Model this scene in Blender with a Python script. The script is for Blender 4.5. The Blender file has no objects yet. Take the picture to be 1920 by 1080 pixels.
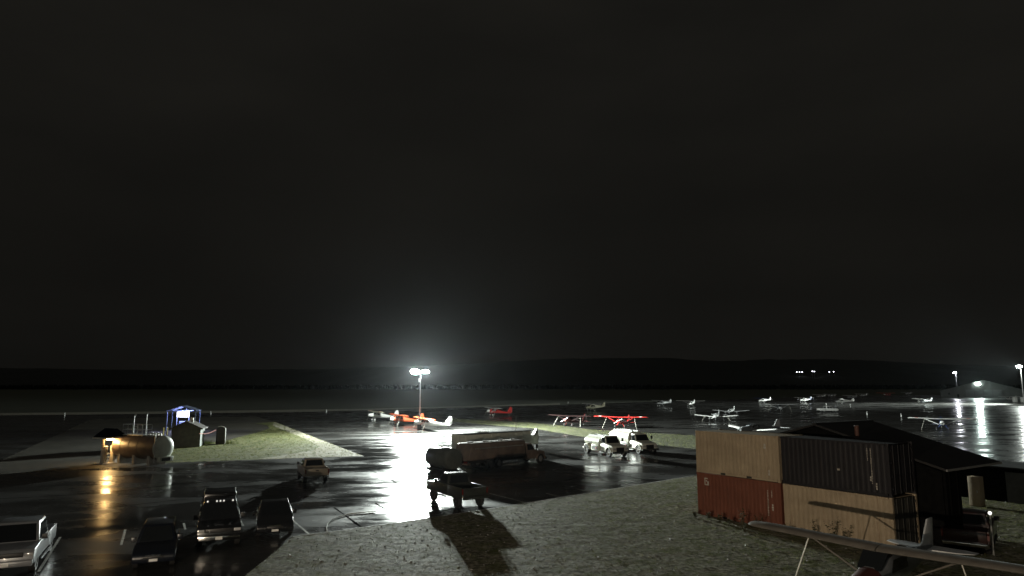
import bpy, bmesh, math, random
from mathutils import Vector
R = math.radians
random.seed(7)
SC = bpy.context.scene
COL = SC.collection

# ------------------------------------------------------------------ camera
F, CAMH, PITCH = 1280.0, 8.1, math.atan(182 / 1280.0)
cd = bpy.data.cameras.new('camera')
cam = bpy.data.objects.new('camera', cd)
COL.objects.link(cam)
cam.location = (0, 0, CAMH)
cam.rotation_euler = (R(90) + PITCH, 0, 0)
cd.sensor_width = 36
cd.lens = 36 * F / 1920
cd.clip_start, cd.clip_end = 0.1, 20000
SC.camera = cam

# ------------------------------------------------------------------ night sky
W = bpy.data.worlds.new('World')
SC.world = W
W.use_nodes = True
nt = W.node_tree
nt.nodes.clear()
out = nt.nodes.new('ShaderNodeOutputWorld')
sky = nt.nodes.new('ShaderNodeTexSky')
sky.sky_type = 'NISHITA'
sky.sun_disc = False
sky.sun_elevation = R(-9)
sky.sun_rotation = R(200)
bg1 = nt.nodes.new('ShaderNodeBackground')
bg1.inputs[1].default_value = 0.05
nt.links.new(sky.outputs[0], bg1.inputs[0])
# low overcast faintly lit by the town below it
tc = nt.nodes.new('ShaderNodeTexCoord')
mp = nt.nodes.new('ShaderNodeMapping')
mp.inputs['Scale'].default_value = (1.0, 1.0, 3.0)
nz = nt.nodes.new('ShaderNodeTexNoise')
nz.inputs['Scale'].default_value = 1.7
nz.inputs['Detail'].default_value = 5
rmp = nt.nodes.new('ShaderNodeValToRGB')
rmp.color_ramp.elements[0].position = 0.3
rmp.color_ramp.elements[0].color = (0.0078, 0.0075, 0.0067, 1)
rmp.color_ramp.elements[1].position = 0.75
rmp.color_ramp.elements[1].color = (0.0140, 0.0131, 0.0112, 1)
bg2 = nt.nodes.new('ShaderNodeBackground')
bg2.inputs[1].default_value = 0.105
add = nt.nodes.new('ShaderNodeAddShader')
nt.links.new(tc.outputs['Generated'], mp.inputs[0])
nt.links.new(mp.outputs[0], nz.inputs['Vector'])
nt.links.new(nz.outputs['Fac'], rmp.inputs[0])
sep = nt.nodes.new('ShaderNodeSeparateXYZ')
nt.links.new(tc.outputs['Generated'], sep.inputs[0])
gr = nt.nodes.new('ShaderNodeValToRGB')
els = gr.color_ramp.elements
els[0].position, els[0].color = 0.0, (.70, .69, .64, 1)
els[1].position, els[1].color = 1.0, (1.15, 1.14, 1.12, 1)
for pos, v in ((0.05, .72), (0.12, 0.64), (0.22, 0.68), (0.45, 1.0)):
    e = els.new(pos)
    e.color = (v, v, v * .97, 1)
nt.links.new(sep.outputs['Z'], gr.inputs[0])
mulc = nt.nodes.new('ShaderNodeMix')
mulc.data_type = 'RGBA'
mulc.blend_type = 'MULTIPLY'
mulc.inputs['Factor'].default_value = 1
nt.links.new(rmp.outputs[0], mulc.inputs['A'])
nt.links.new(gr.outputs[0], mulc.inputs['B'])
nt.links.new(mulc.outputs['Result'], bg2.inputs[0])
nt.links.new(bg1.outputs[0], add.inputs[0])
nt.links.new(bg2.outputs[0], add.inputs[1])
nt.links.new(add.outputs[0], out.inputs[0])

# faint fill from behind the camera, added to lift the blacks
sd = bpy.data.lights.new('ambient_fill', 'SUN')
sd.energy = 0.017
sd.angle = R(15)
sd.color = (1.0, 0.95, 0.85)
so = bpy.data.objects.new('ambient_fill', sd)
COL.objects.link(so)
so.rotation_euler = (R(45), 0, R(-20))

SC.view_settings.view_transform = 'Standard'
SC.view_settings.look = 'None'
SC.view_settings.gamma = 1
SC.view_settings.exposure = 3.0
cy = SC.cycles
cy.use_denoising = True
cy.max_bounces = 6
cy.diffuse_bounces = 2
cy.glossy_bounces = 3
cy.volume_bounces = 0
cy.sample_clamp_indirect = 1.0
cy.caustics_reflective = True
cy.blur_glossy = 0.5
cy.caustics_refractive = False
cy.light_sampling_threshold = 0.0

# ------------------------------------------------------------------ pixel -> place
SP, CP = math.sin(PITCH), math.cos(PITCH)
def G(px, py, z=0.0):
    """photo pixel -> point at height z (ground by default)"""
    u, v = (px - 960) / F, (540 - py) / F
    dy, dz = CP - v * SP, SP + v * CP
    t = (z - CAMH) / dz
    return Vector((u * t, dy * t, z))
def zat(py, Y):
    """height seen at pixel row py, Y metres ahead"""
    v = (540 - py) / F
    return CAMH + Y * (SP + v * CP) / (CP - v * SP)
def xat(px, py, Y):
    v = (540 - py) / F
    return (px - 960) / F * Y / (CP - v * SP)

# ------------------------------------------------------------------ materials
MATS = {}
def mat(name, col, rough=0.5, metal=0.0, var=0.15, vscale=3.0, bump=0.0, bscale=40.0, emit=None, trans=0.0, col2=None, coat=0.0, spec=0.5):
    if name in MATS: return MATS[name]
    m = bpy.data.materials.new(name)
    m.use_nodes = True
    n, l = m.node_tree.nodes, m.node_tree.links
    b = n['Principled BSDF']
    b.inputs['Base Color'].default_value = (*col, 1)
    b.inputs['Roughness'].default_value = rough
    b.inputs['Metallic'].default_value = metal
    b.inputs['Coat Weight'].default_value = coat
    b.inputs['Specular IOR Level'].default_value = spec
    if trans: b.inputs['Transmission Weight'].default_value = trans
    if emit:
        b.inputs['Emission Color'].default_value = (*emit[0], 1)
        b.inputs['Emission Strength'].default_value = emit[1]
    t = n.new('ShaderNodeTexCoord')
    if var > 0 or col2:
        z = n.new('ShaderNodeTexNoise')
        z.inputs['Scale'].default_value = vscale
        z.inputs['Detail'].default_value = 6
        l.new(t.outputs['Object'], z.inputs['Vector'])
        r = n.new('ShaderNodeValToRGB')
        r.color_ramp.elements[0].position = 0.35
        r.color_ramp.elements[1].position = 0.68
        r.color_ramp.elements[0].color = (*[c * (1 - var) for c in col], 1)
        c2 = col2 if col2 else [min(1, c * (1 + var)) for c in col]
        r.color_ramp.elements[1].color = (*c2, 1)
        l.new(z.outputs['Fac'], r.inputs[0])
        l.new(r.outputs[0], b.inputs['Base Color'])
    if bump > 0:
        z2 = n.new('ShaderNodeTexNoise')
        z2.inputs['Scale'].default_value = bscale
        z2.inputs['Detail'].default_value = 4
        l.new(t.outputs['Object'], z2.inputs['Vector'])
        bp = n.new('ShaderNodeBump')
        bp.inputs['Strength'].default_value = bump
        bp.inputs['Distance'].default_value = 0.05
        l.new(z2.outputs['Fac'], bp.inputs['Height'])
        l.new(bp.outputs[0], b.inputs['Normal'])
    MATS[name] = m
    return m

def wet_asphalt():
    m = bpy.data.materials.new('wet_asphalt')
    m.use_nodes = True
    n, l = m.node_tree.nodes, m.node_tree.links
    b = n['Principled BSDF']
    t = n.new('ShaderNodeTexCoord')
    def noise(scale, det, sx=1, sy=1, rot=0, rough=0.55):
        mp = n.new('ShaderNodeMapping')
        mp.inputs['Rotation'].default_value = (0, 0, rot)
        mp.inputs['Scale'].default_value = (sx, sy, 1)
        z = n.new('ShaderNodeTexNoise')
        z.inputs['Scale'].default_value = scale
        z.inputs['Detail'].default_value = det
        z.inputs['Roughness'].default_value = rough
        l.new(t.outputs['Object'], mp.inputs[0])
        l.new(mp.outputs[0], z.inputs['Vector'])
        return z.outputs['Fac']
    def ramp(fac, p0, c0, p1, c1):
        r = n.new('ShaderNodeValToRGB')
        r.color_ramp.elements[0].position, r.color_ramp.elements[1].position = p0, p1
        r.color_ramp.elements[0].color, r.color_ramp.elements[1].color = (*c0, 1), (*c1, 1)
        l.new(fac, r.inputs[0])
        return r.outputs[0]
    big = noise(0.09, 5, 1, 2.2, R(-12))
    fine = noise(2.5, 6)
    col = ramp(big, 0.35, (0.020, 0.020, 0.019), 0.65, (0.045, 0.044, 0.042))
    l.new(col, b.inputs['Base Color'])
    pud = noise(0.10, 7, 1, 1.8, R(-12), 0.62)
    rg = ramp(pud, 0.40, (0.09,) * 3, 0.60, (0.42,) * 3)
    l.new(rg, b.inputs['Roughness'])
    bs = ramp(pud, 0.42, (0.02,) * 3, 0.62, (0.14,) * 3)
    bp = n.new('ShaderNodeBump')
    bp.inputs['Distance'].default_value = 0.03
    l.new(bs, bp.inputs['Strength'])
    l.new(fine, bp.inputs['Height'])
    l.new(bp.outputs[0], b.inputs['Normal'])
    b.inputs['Specular IOR Level'].default_value = 0.5
    return m

def ground_mat(name, ca, cb, cc, s1, s2, rough, bump, bs, dist=0.08, spec=0.5, glint=0, glint_s=4.0):
    m = bpy.data.materials.new(name)
    m.use_nodes = True
    n, l = m.node_tree.nodes, m.node_tree.links
    b = n['Principled BSDF']
    b.inputs['Roughness'].default_value = rough
    b.inputs['Specular IOR Level'].default_value = spec
    t = n.new('ShaderNodeTexCoord')
    def nz(s, d):
        z = n.new('ShaderNodeTexNoise')
        z.inputs['Scale'].default_value = s
        z.inputs['Detail'].default_value = d
        z.inputs['Roughness'].default_value = 0.65
        l.new(t.outputs['Object'], z.inputs['Vector'])
        return z.outputs['Fac']
    r1 = n.new('ShaderNodeValToRGB')
    r1.color_ramp.elements[0].position, r1.color_ramp.elements[1].position = 0.38, 0.62
    r1.color_ramp.elements[0].color, r1.color_ramp.elements[1].color = (*ca, 1), (*cb, 1)
    l.new(nz(s1, 5), r1.inputs[0])
    r2 = n.new('ShaderNodeValToRGB')
    r2.color_ramp.elements[0].position, r2.color_ramp.elements[1].position = 0.45, 0.7
    r2.color_ramp.elements[0].color, r2.color_ramp.elements[1].color = (0, 0, 0, 1), (1, 1, 1, 1)
    l.new(nz(s2, 6), r2.inputs[0])
    if glint:
        r3 = n.new('ShaderNodeValToRGB')
        r3.color_ramp.elements[0].position, r3.color_ramp.elements[1].position = 0.40, 0.66
        r3.color_ramp.elements[0].color, r3.color_ramp.elements[1].color = (0, 0, 0, 1), (glint, glint, glint, 1)
        l.new(nz(glint_s, 7), r3.inputs[0])
        l.new(r3.outputs[0], b.inputs['Specular IOR Level'])
    mx = n.new('ShaderNodeMix')
    mx.data_type = 'RGBA'
    l.new(r2.outputs[0], mx.inputs['Factor'])
    l.new(r1.outputs[0], mx.inputs['A'])
    mx.inputs['B'].default_value = (*cc, 1)
    l.new(mx.outputs['Result'], b.inputs['Base Color'])
    bp = n.new('ShaderNodeBump')
    bp.inputs['Strength'].default_value = bump
    bp.inputs['Distance'].default_value = dist
    l.new(nz(bs, 9), bp.inputs['Height'])
    l.new(bp.outputs[0], b.inputs['Normal'])
    return m

def leaf_mat(name, ca, cb, cc):
    m = bpy.data.materials.new(name)
    m.use_nodes = True
    n, l = m.node_tree.nodes, m.node_tree.links
    n.remove(n['Principled BSDF'])
    t = n.new('ShaderNodeTexCoord')
    z = n.new('ShaderNodeTexNoise')
    z.inputs['Scale'].default_value = 2.3
    z.inputs['Detail'].default_value = 4
    r = n.new('ShaderNodeValToRGB')
    r.color_ramp.elements[0].position, r.color_ramp.elements[1].position = .36, .64
    r.color_ramp.elements[0].color, r.color_ramp.elements[1].color = (*ca, 1), (*cc, 1)
    e = r.color_ramp.elements.new(.5)
    e.color = (*cb, 1)
    l.new(t.outputs['Object'], z.inputs['Vector'])
    l.new(z.outputs['Fac'], r.inputs[0])
    d, tr = n.new('ShaderNodeBsdfDiffuse'), n.new('ShaderNodeBsdfTranslucent')
    mx = n.new('ShaderNodeMixShader')
    mx.inputs[0].default_value = .45
    l.new(r.outputs[0], d.inputs[0])
    l.new(r.outputs[0], tr.inputs[0])
    l.new(d.outputs[0], mx.inputs[1])
    l.new(tr.outputs[0], mx.inputs[2])
    l.new(mx.outputs[0], n['Material Output'].inputs[0])
    return m

def container_mat(name, col, rust, amount):
    m = bpy.data.materials.new(name)
    m.use_nodes = True
    n, l = m.node_tree.nodes, m.node_tree.links
    b = n['Principled BSDF']
    b.inputs['Roughness'].default_value = .55
    b.inputs['Specular IOR Level'].default_value = .3
    t = n.new('ShaderNodeTexCoord')
    def nz(scale, det, vec):
        mp = n.new('ShaderNodeMapping')
        mp.inputs['Scale'].default_value = vec
        z = n.new('ShaderNodeTexNoise')
        z.inputs['Scale'].default_value = scale
        z.inputs['Detail'].default_value = det
        z.inputs['Roughness'].default_value = .65
        l.new(t.outputs['Object'], mp.inputs[0])
        l.new(mp.outputs[0], z.inputs['Vector'])
        return z.outputs['Fac']
    def ramp(f, p0, c0, p1, c1):
        r = n.new('ShaderNodeValToRGB')
        r.color_ramp.elements[0].position, r.color_ramp.elements[1].position = p0, p1
        r.color_ramp.elements[0].color, r.color_ramp.elements[1].color = (*c0, 1), (*c1, 1)
        l.new(f, r.inputs[0])
        return r.outputs[0]
    base = ramp(nz(.9, 5, (1, 1, 1)), .3, [c * .78 for c in col], .7, [c * 1.15 for c in col])
    streak = ramp(nz(2.2, 6, (1.6, 1, .16)), .60 - amount, (0, 0, 0), .80 - amount, (.75, .75, .75))
    mx = n.new('ShaderNodeMix')
    mx.data_type = 'RGBA'
    l.new(streak, mx.inputs['Factor'])
    l.new(base, mx.inputs['A'])
    mx.inputs['B'].default_value = (*rust, 1)
    l.new(mx.outputs['Result'], b.inputs['Base Color'])
    bp = n.new('ShaderNodeBump')
    bp.inputs['Strength'].default_value = .35
    bp.inputs['Distance'].default_value = .06
    l.new(nz(1.4, 3, (1, 1, 1)), bp.inputs['Height'])
    l.new(bp.outputs[0], b.inputs['Normal'])
    return m

def emis(name, col, s):
    if name in MATS: return MATS[name]
    m = bpy.data.materials.new(name)
    m.use_nodes = True
    n = m.node_tree.nodes
    n.remove(n['Principled BSDF'])
    e = n.new('ShaderNodeEmission')
    e.inputs[0].default_value = (*col, 1)
    e.inputs[1].default_value = s
    m.node_tree.links.new(e.outputs[0], n['Material Output'].inputs[0])
    MATS[name] = m
    return m

# ------------------------------------------------------------------ mesh helpers
class MB:
    def __init__(s): s.v, s.f = [], []
    def add(s, pts, faces):
        o = len(s.v)
        s.v += [tuple(p) for p in pts]
        s.f += [tuple(i + o for i in q) for q in faces]
        return s
    def hexa(s, p):
        return s.add(p, [(0, 3, 2, 1), (4, 5, 6, 7), (0, 1, 5, 4), (1, 2, 6, 5), (2, 3, 7, 6), (3, 0, 4, 7)])
    def box(s, x0, x1, y0, y1, z0, z1):
        return s.hexa([(x0, y0, z0), (x1, y0, z0), (x1, y1, z0), (x0, y1, z0), (x0, y0, z1), (x1, y0, z1), (x1, y1, z1), (x0, y1, z1)])
    def prism(s, poly, y0, y1):
        """side-view polygon (x,z) swept across y"""
        n = len(poly)
        pts = [(x, y0, z) for x, z in poly] + [(x, y1, z) for x, z in poly]
        return s.add(pts, [tuple(range(n)), tuple(range(2 * n - 1, n - 1, -1))] + [(i, i + n, (i + 1) % n + n, (i + 1) % n) for i in range(n)])
    def slab(s, poly, z0, z1):
        n = len(poly)
        pts = [(p[0], p[1], z0) for p in poly] + [(p[0], p[1], z1) for p in poly]
        return s.add(pts, [tuple(range(n - 1, -1, -1)), tuple(range(n, 2 * n))] + [(i, (i + 1) % n, (i + 1) % n + n, i + n) for i in range(n)])
    def cyl(s, p0, p1, r0, r1=None, n=8):
        r1 = r0 if r1 is None else r1
        p0, p1 = Vector(p0), Vector(p1)
        d = (p1 - p0).normalized()
        a = d.cross(Vector((0, 0, 1)) if abs(d.z) < 0.9 else Vector((1, 0, 0))).normalized()
        b = d.cross(a)
        pts = []
        for p, r in ((p0, r0), (p1, r1)):
            for i in range(n):
                t = 2 * math.pi * i / n
                pts.append(p + (a * math.cos(t) + b * math.sin(t)) * r)
        return s.add(pts, [tuple(range(n)), tuple(range(2 * n - 1, n - 1, -1))] + [(i, i + n, (i + 1) % n + n, (i + 1) % n) for i in range(n)])
    def tube(s, pts, r, n=6):
        for a, b in zip(pts[:-1], pts[1:]): s.cyl(a, b, r, r, n)
        return s
    def loft(s, secs):
        n = len(secs[0])
        pts = [p for q in secs for p in q]
        fs = [tuple(range(n - 1, -1, -1)), tuple(range((len(secs) - 1) * n, len(secs) * n))]
        for k in range(len(secs) - 1):
            for i in range(n):
                j = (i + 1) % n
                fs.append((k * n + i, k * n + j, (k + 1) * n + j, (k + 1) * n + i))
        return s.add(pts, fs)
    def quad(s, a, b, c, d): return s.add([a, b, c, d], [(0, 1, 2, 3)])
    def build(s, name, m, parent=None, smooth=True, bevel=0.0, seg=2):
        me = bpy.data.meshes.new(name)
        me.from_pydata(s.v, [], s.f)
        bm = bmesh.new()
        bm.from_mesh(me)
        bmesh.ops.recalc_face_normals(bm, faces=bm.faces)
        if bevel:
            es = [e for e in bm.edges if len(e.link_faces) == 2 and e.calc_face_angle(0) > R(25)]
            bmesh.ops.bevel(bm, geom=es, offset=bevel, segments=seg, affect='EDGES', profile=0.5, clamp_overlap=True)
        bm.to_mesh(me)
        bm.free()
        if smooth:
            me.polygons.foreach_set('use_smooth', [True] * len(me.polygons))
            me.set_sharp_from_angle(angle=R(38))
        me.materials.append(m)
        o = bpy.data.objects.new(name, me)
        COL.objects.link(o)
        if parent: o.parent = parent
        return o

def tag(o, label=None, cat=None, group=None, kind=None):
    if label: o['label'] = label
    if cat: o['category'] = cat
    if group: o['group'] = group
    if kind: o['kind'] = kind
    return o
def thing(name, label, cat, loc=(0, 0, 0), rz=0.0, group=None, ry=0.0):
    o = bpy.data.objects.new(name, None)
    o.empty_display_size = 0.3
    COL.objects.link(o)
    o.location = loc
    o.rotation_euler = (0, ry, rz)
    return tag(o, label, cat, group)
def lamp(name, kind, loc, power, col, parent=None, size=0.15, aim=None, cone=None, blend=1.0):
    d = bpy.data.lights.new(name, kind)
    d.energy = power
    d.color = col
    d.shadow_soft_size = size
    if cone: d.spot_size, d.spot_blend = R(cone), blend
    o = bpy.data.objects.new(name, d)
    COL.objects.link(o)
    o.location = loc
    if aim is not None:
        o.rotation_euler = (Vector(aim) - Vector(loc)).to_track_quat('-Z', 'Y').to_euler()
    if parent:
        o.parent = parent
        bpy.context.view_layer.update()
        o.matrix_parent_inverse = parent.matrix_world.inverted()
    return o
def sheet(name, pix, z, m, extra=None, sub=0):
    """flat ground patch through photo pixels"""
    poly = [G(x, y) for x, y in pix] + [Vector(p) for p in (extra or [])]
    me = bpy.data.meshes.new(name)
    me.from_pydata([(p.x, p.y, z) for p in poly], [], [tuple(range(len(poly)))])
    bm = bmesh.new()
    bm.from_mesh(me)
    bmesh.ops.triangulate(bm, faces=bm.faces)
    bmesh.ops.recalc_face_normals(bm, faces=bm.faces)
    for fc in bm.faces:
        if fc.normal.z < 0: fc.normal_flip()
    bm.to_mesh(me)
    bm.free()
    me.materials.append(m)
    o = bpy.data.objects.new(name, me)
    COL.objects.link(o)
    o['kind'] = 'structure'
    return o, [(p.x, p.y) for p in poly]
def inside(x, y, poly):
    c, j = False, len(poly) - 1
    for i in range(len(poly)):
        (xi, yi), (xj, yj) = poly[i], poly[j]
        if (yi > y) != (yj > y) and x < (xj - xi) * (y - yi) / (yj - yi) + xi: c = not c
        j = i
    return c

# shared materials
GLASS = mat('dark_glass', (0.012, 0.014, 0.016), 0.06, 0, 0)
RUBBER = mat('tyre_rubber', (0.018, 0.018, 0.018), 0.75, 0, 0.2)
RIM = mat('wheel_alloy', (0.45, 0.45, 0.45), 0.3, 0.7, 0.1)
RIMW = mat('wheel_white', (0.6, 0.6, 0.58), 0.4, 0, 0.1)
CHROME = mat('chrome', (0.6, 0.6, 0.6), 0.12, 1.0, 0)
BLACK = mat('black_trim', (0.02, 0.02, 0.021), 0.45, 0, 0.1)
STEEL = mat('galvanised_steel', (0.42, 0.43, 0.42), 0.4, 0.5, 0.2)
LENS = mat('headlamp_lens', (0.55, 0.55, 0.55), 0.1, 0.2, 0)
TAIL = mat('tail_lamp_red', (0.10, 0.008, 0.006), 0.25, 0, 0)
AMBER = mat('amber_lens', (0.6, 0.3, 0.08), 0.15, 0, 0)
WHITEP = mat('white_paint', (0.72, 0.72, 0.70), 0.35, 0, 0.06, coat=0.3)
CONC = mat('concrete', (0.30, 0.29, 0.27), 0.8, 0, 0.25, 2.0, 0.2, 25)
ROPE = mat('pale_rope', (0.55, 0.53, 0.47), 0.8, 0, 0.1)
# ------------------------------------------------------------------ the setting
GRASS_FAR = ground_mat('field_grass', (0.030, 0.040, 0.018), (0.045, 0.055, 0.026), (0.07, 0.065, 0.04), 0.02, 0.3, 0.9, 0.6, 1.5)
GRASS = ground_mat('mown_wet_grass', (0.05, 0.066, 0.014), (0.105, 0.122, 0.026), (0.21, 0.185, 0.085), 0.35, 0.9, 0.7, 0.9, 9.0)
GRAVEL = ground_mat('wet_gravel', (0.062, 0.058, 0.040), (0.265, 0.25, 0.19), (0.088, 0.098, 0.034), 4.0, 0.9, 0.8, 0.8, 14.0, 0.028, 0.0, 0.075, 6.5)
DIRT = ground_mat('packed_gravel_lot', (0.05, 0.046, 0.037), (0.085, 0.078, 0.064), (0.036, 0.036, 0.028), 0.12, 0.7, 0.75, 0.6, 6.0, 0.08, 0.2)
SHOULDER = ground_mat('gravel_shoulder', (0.3, 0.29, 0.24), (0.4, 0.38, 0.32), (0.22, 0.23, 0.15), 0.1, 0.8, 0.8, 0.6, 3.0)
ASPH = wet_asphalt()
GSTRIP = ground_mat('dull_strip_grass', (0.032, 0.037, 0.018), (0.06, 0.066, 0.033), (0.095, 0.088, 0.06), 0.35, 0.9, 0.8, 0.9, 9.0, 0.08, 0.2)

def big_sheet(name, x0, x1, y0, y1, z, m):
    me = bpy.data.meshes.new(name)
    me.from_pydata([(x0, y0, z), (x1, y0, z), (x1, y1, z), (x0, y1, z)], [], [(0, 1, 2, 3)])
    me.materials.append(m)
    o = bpy.data.objects.new(name, me)
    COL.objects.link(o)
    o['kind'] = 'structure'
    return o
big_sheet('ground', -6000, 6000, -200, 7000, -0.03, GRASS_FAR)
FAR_EDGE = [(2150, 738), (1900, 739), (1700, 741), (1480, 745), (1300, 751), (1050, 759), (880, 764), (700, 769), (600, 772), (300, 776), (0, 779), (-250, 781)]
apron, _ = sheet('apron', FAR_EDGE, 0.0, ASPH, [(-140, 40, 0), (-140, -30, 0), (140, -30, 0), (250, 60, 0)])
# pale gravel shoulder running along the far edge of the pavement
sh = [(x, y - 0.2) for x, y in FAR_EDGE if x <= 1050]
sheet('runway_shoulder', sh + [(x, y - (4.2 if x < 650 else 2.5)) for x, y in reversed(sh)], 0.012, SHOULDER)
lot, LOTP = sheet('gravel_lot', [(-330, 905), (0, 889), (150, 880), (300, 869.5), (683, 856), (516, 791), (480, 781), (300, 782), (172, 786), (0, 864)], 0.008, DIRT)
gi, GISL = sheet('grass_island', [(300, 868.5), (680, 855.4), (514, 791), (478, 794), (500, 797.5), (506, 803), (480, 812), (425, 826), (332, 838), (292, 858)], 0.03, GRASS)
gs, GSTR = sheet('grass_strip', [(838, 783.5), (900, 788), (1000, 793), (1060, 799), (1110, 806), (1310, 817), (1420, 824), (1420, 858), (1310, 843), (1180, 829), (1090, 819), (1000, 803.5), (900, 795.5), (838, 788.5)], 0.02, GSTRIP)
gy, GYP = sheet('gravel_yard', [(455, 1085), (548, 1007.5), (620, 998.5), (760, 979), (900, 958), (1100, 926), (1300, 893), (1500, 862)], 0.03, GRAVEL, [(60, 62, 0), (60, 3, 0), (-5, 3, 0)])
# the near part of the yard is uneven: small humps, ruts and hollows
from mathutils import noise as _n
STEP, X0, X1, Y0, Y1 = 0.17, -13.0, 29.0, 24.0, 62.0
nx_, ny_ = int((X1 - X0) / STEP), int((Y1 - Y0) / STEP)
vv, idx = [], {}
ff = []
def hump(x, y):
    v = 0.014 * _n.noise((x * .55, y * .55, 3.1)) + 0.016 * _n.noise((x * 1.5, y * 1.5, 7.7)) + 0.022 * _n.noise((x * 3.3, y * 3.3, 1.3)) + 0.008 * _n.noise((x * 2.9, y * 2.9, 9.3))
    return 0.055 + v
for jy in range(ny_):
    for ix in range(nx_):
        x, y = X0 + ix * STEP, Y0 + jy * STEP
        if abs(x) > .8 * y + 1: continue
        if not (inside(x, y, GYP) and inside(x + STEP, y + STEP, GYP) and inside(x, y + STEP, GYP) and inside(x + STEP, y, GYP)): continue
        q = []
        for a, b in ((ix, jy), (ix + 1, jy), (ix + 1, jy + 1), (ix, jy + 1)):
            if (a, b) not in idx:
                idx[(a, b)] = len(vv)
                xx, yy = X0 + a * STEP, Y0 + b * STEP
                vv.append((xx, yy, hump(xx, yy)))
            q.append(idx[(a, b)])
        ff.append(tuple(q))
me = bpy.data.meshes.new('gravel_surface')
me.from_pydata(vv, [], ff)
me.polygons.foreach_set('use_smooth', [True] * len(ff))
me.materials.append(GRAVEL)
gso = bpy.data.objects.new('gravel_surface', me)
COL.objects.link(gso)
gso['kind'] = 'structure'
EDGEG = ground_mat('sandy_gravel_edge', (0.29, 0.27, 0.215), (0.40, 0.375, 0.31), (0.22, 0.22, 0.13), 0.5, 1.0, 0.85, 0.7, 6.0, 0.06, 0.1)
sheet('island_gravel_edge', [(514, 791.3), (681, 855.6), (520, 860.8), (470, 862.6), (520, 856), (560, 849), (585, 846), (598, 838), (585, 829), (560, 818), (530, 806), (511, 798)], 0.036, EDGEG)
# low edge of the parking area
kb = MB()
kpx = [(548, 1007.5), (620, 998.5), (760, 979), (900, 958), (1100, 926), (1300, 893)]
kp = [G(*p) for p in kpx]
for a, b in zip(kp[:-1], kp[1:]):
    d = (b - a).normalized()
    nrm = Vector((-d.y, d.x, 0)) * 0.07
    kb.hexa([a - nrm, b - nrm, b + nrm, a + nrm] + [p + Vector((0, 0, 0.05)) for p in (a - nrm, b - nrm, b + nrm, a + nrm)])
tag(kb.build('kerb', CONC, None, False), kind='structure')

# painted bay lines on the wet asphalt
PAINT = mat('worn_road_paint', (0.62, 0.62, 0.58), 0.45, 0, 0.3, 4.0)
DARK_LINE = mat('tar_and_dark_line', (0.006, 0.006, 0.006), 0.9, 0, 0.1, spec=0)
for (x0, y0, x1, y1, w) in [(72, 1072, 113, 1007, .12), (227, 1022, 235, 993, .12), (344.5, 981, 347.5, 993, .12), (445, 966, 456, 986, .12),
                            (546, 973, 581, 1003, .12), (918, 925, 988, 943, .11),
                            (1024, 925, 1056, 933, .11), (1082, 917, 1112, 923, .11), (585, 976, 600, 975, .1)]:
    a, b = G(x0, y0), G(x1, y1)
    d = (b - a).normalized()
    q = Vector((-d.y, d.x, 0)) * w / 2
    m_ = MB()
    m_.quad(*[(p.x, p.y, 0.005) for p in (a - q, b - q, b + q, a + q)])
    o = m_.build('painted_line', PAINT, apron, False)

for k, pts_ in enumerate([[(626, 951), (678, 989)], [(704, 944), (748, 967)], [(640, 920), (700, 916), (790, 908)], [(560, 930), (640, 938), (735, 934), (800, 929)], [(690, 880), (735, 900), (775, 931)], [(0, 935), (180, 925), (360, 905), (540, 893), (700, 884), (840, 876)], [(1060, 868), (1150, 888), (1235, 905)],  # first two are bay lines, coloured dark to mimic matte paint in glare
                         [(130, 960), (240, 948), (350, 936)], [(1040, 905), (1160, 880), (1290, 858)]]):
    w3 = []
    rr = random.Random(k)
    for (xa, ya), (xb, yb) in zip(pts_[:-1], pts_[1:]):
        for q in range(6): w3.append(G(xa + (xb - xa) * q / 6, ya + (yb - ya) * q / 6 + rr.uniform(-.5, .5)))
    w3.append(G(*pts_[-1]))
    m_ = MB()
    for a, b in zip(w3[:-1], w3[1:]):
        d = (b - a).normalized()
        q = Vector((-d.y, d.x, 0)) * rr.uniform(.04, .08)
        m_.quad(*[(p.x, p.y, 0.0035) for p in (a - q, b - q, b + q, a + q)])
    m_.build('seam_and_dark_bay_line', DARK_LINE, apron, False)

# ---------------- hills and far woods
HILL = ground_mat('dark_wooded_hill', (0.005, 0.007, 0.004), (0.009, 0.012, 0.006), (0.006, 0.008, 0.005), 0.01, 0.05, 0.95, 0.5, 0.3)
rid = [(-900, 700), (-300, 695), (0, 690), (300, 694), (600, 692), (800, 686), (900, 681), (960, 677), (1040, 673), (1100, 672.5), (1180, 671), (1270, 672), (1290, 674.5), (1340, 677.5), (1390, 676), (1430, 674), (1560, 673.5), (1640, 676), (1700, 680), (1850, 686), (2100, 690), (2700, 698)]
def ridge_y(px):
    for (a, ya), (b, yb) in zip(rid[:-1], rid[1:]):
        if a <= px <= b: return ya + (yb - ya) * (px - a) / (b - a)
    return 700
rows, N = [], 260
rnd = random.Random(3)
for k, (fr, Y) in enumerate([(0.0, 1500), (0.25, 1900), (0.6, 2500), (1.0, 3100), (0.7, 3700), (-0.02, 4600)]):
    row = []
    for i in range(N + 1):
        px = -900 + 3600 * i / N
        py = ridge_y(px) + rnd.uniform(-0.7, 0.7)
        X = (px - 960) / F * 3100 * (0.55 + 0.45 * Y / 3100)
        zt = zat(py, 3100)
        row.append((X, Y, max(-2, zt * fr + (rnd.uniform(-6, 6) if 0 < fr < 1 else 0)) if fr > 0 else -2))
    rows.append(row)
hm = MB()
pts = [p for r_ in rows for p in r_]
n1 = N + 1
hm.add(pts, [(k * n1 + i, k * n1 + i + 1, (k + 1) * n1 + i + 1, (k + 1) * n1 + i) for k in range(len(rows) - 1) for i in range(N)])
tag(hm.build('hill', HILL), kind='structure')
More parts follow.
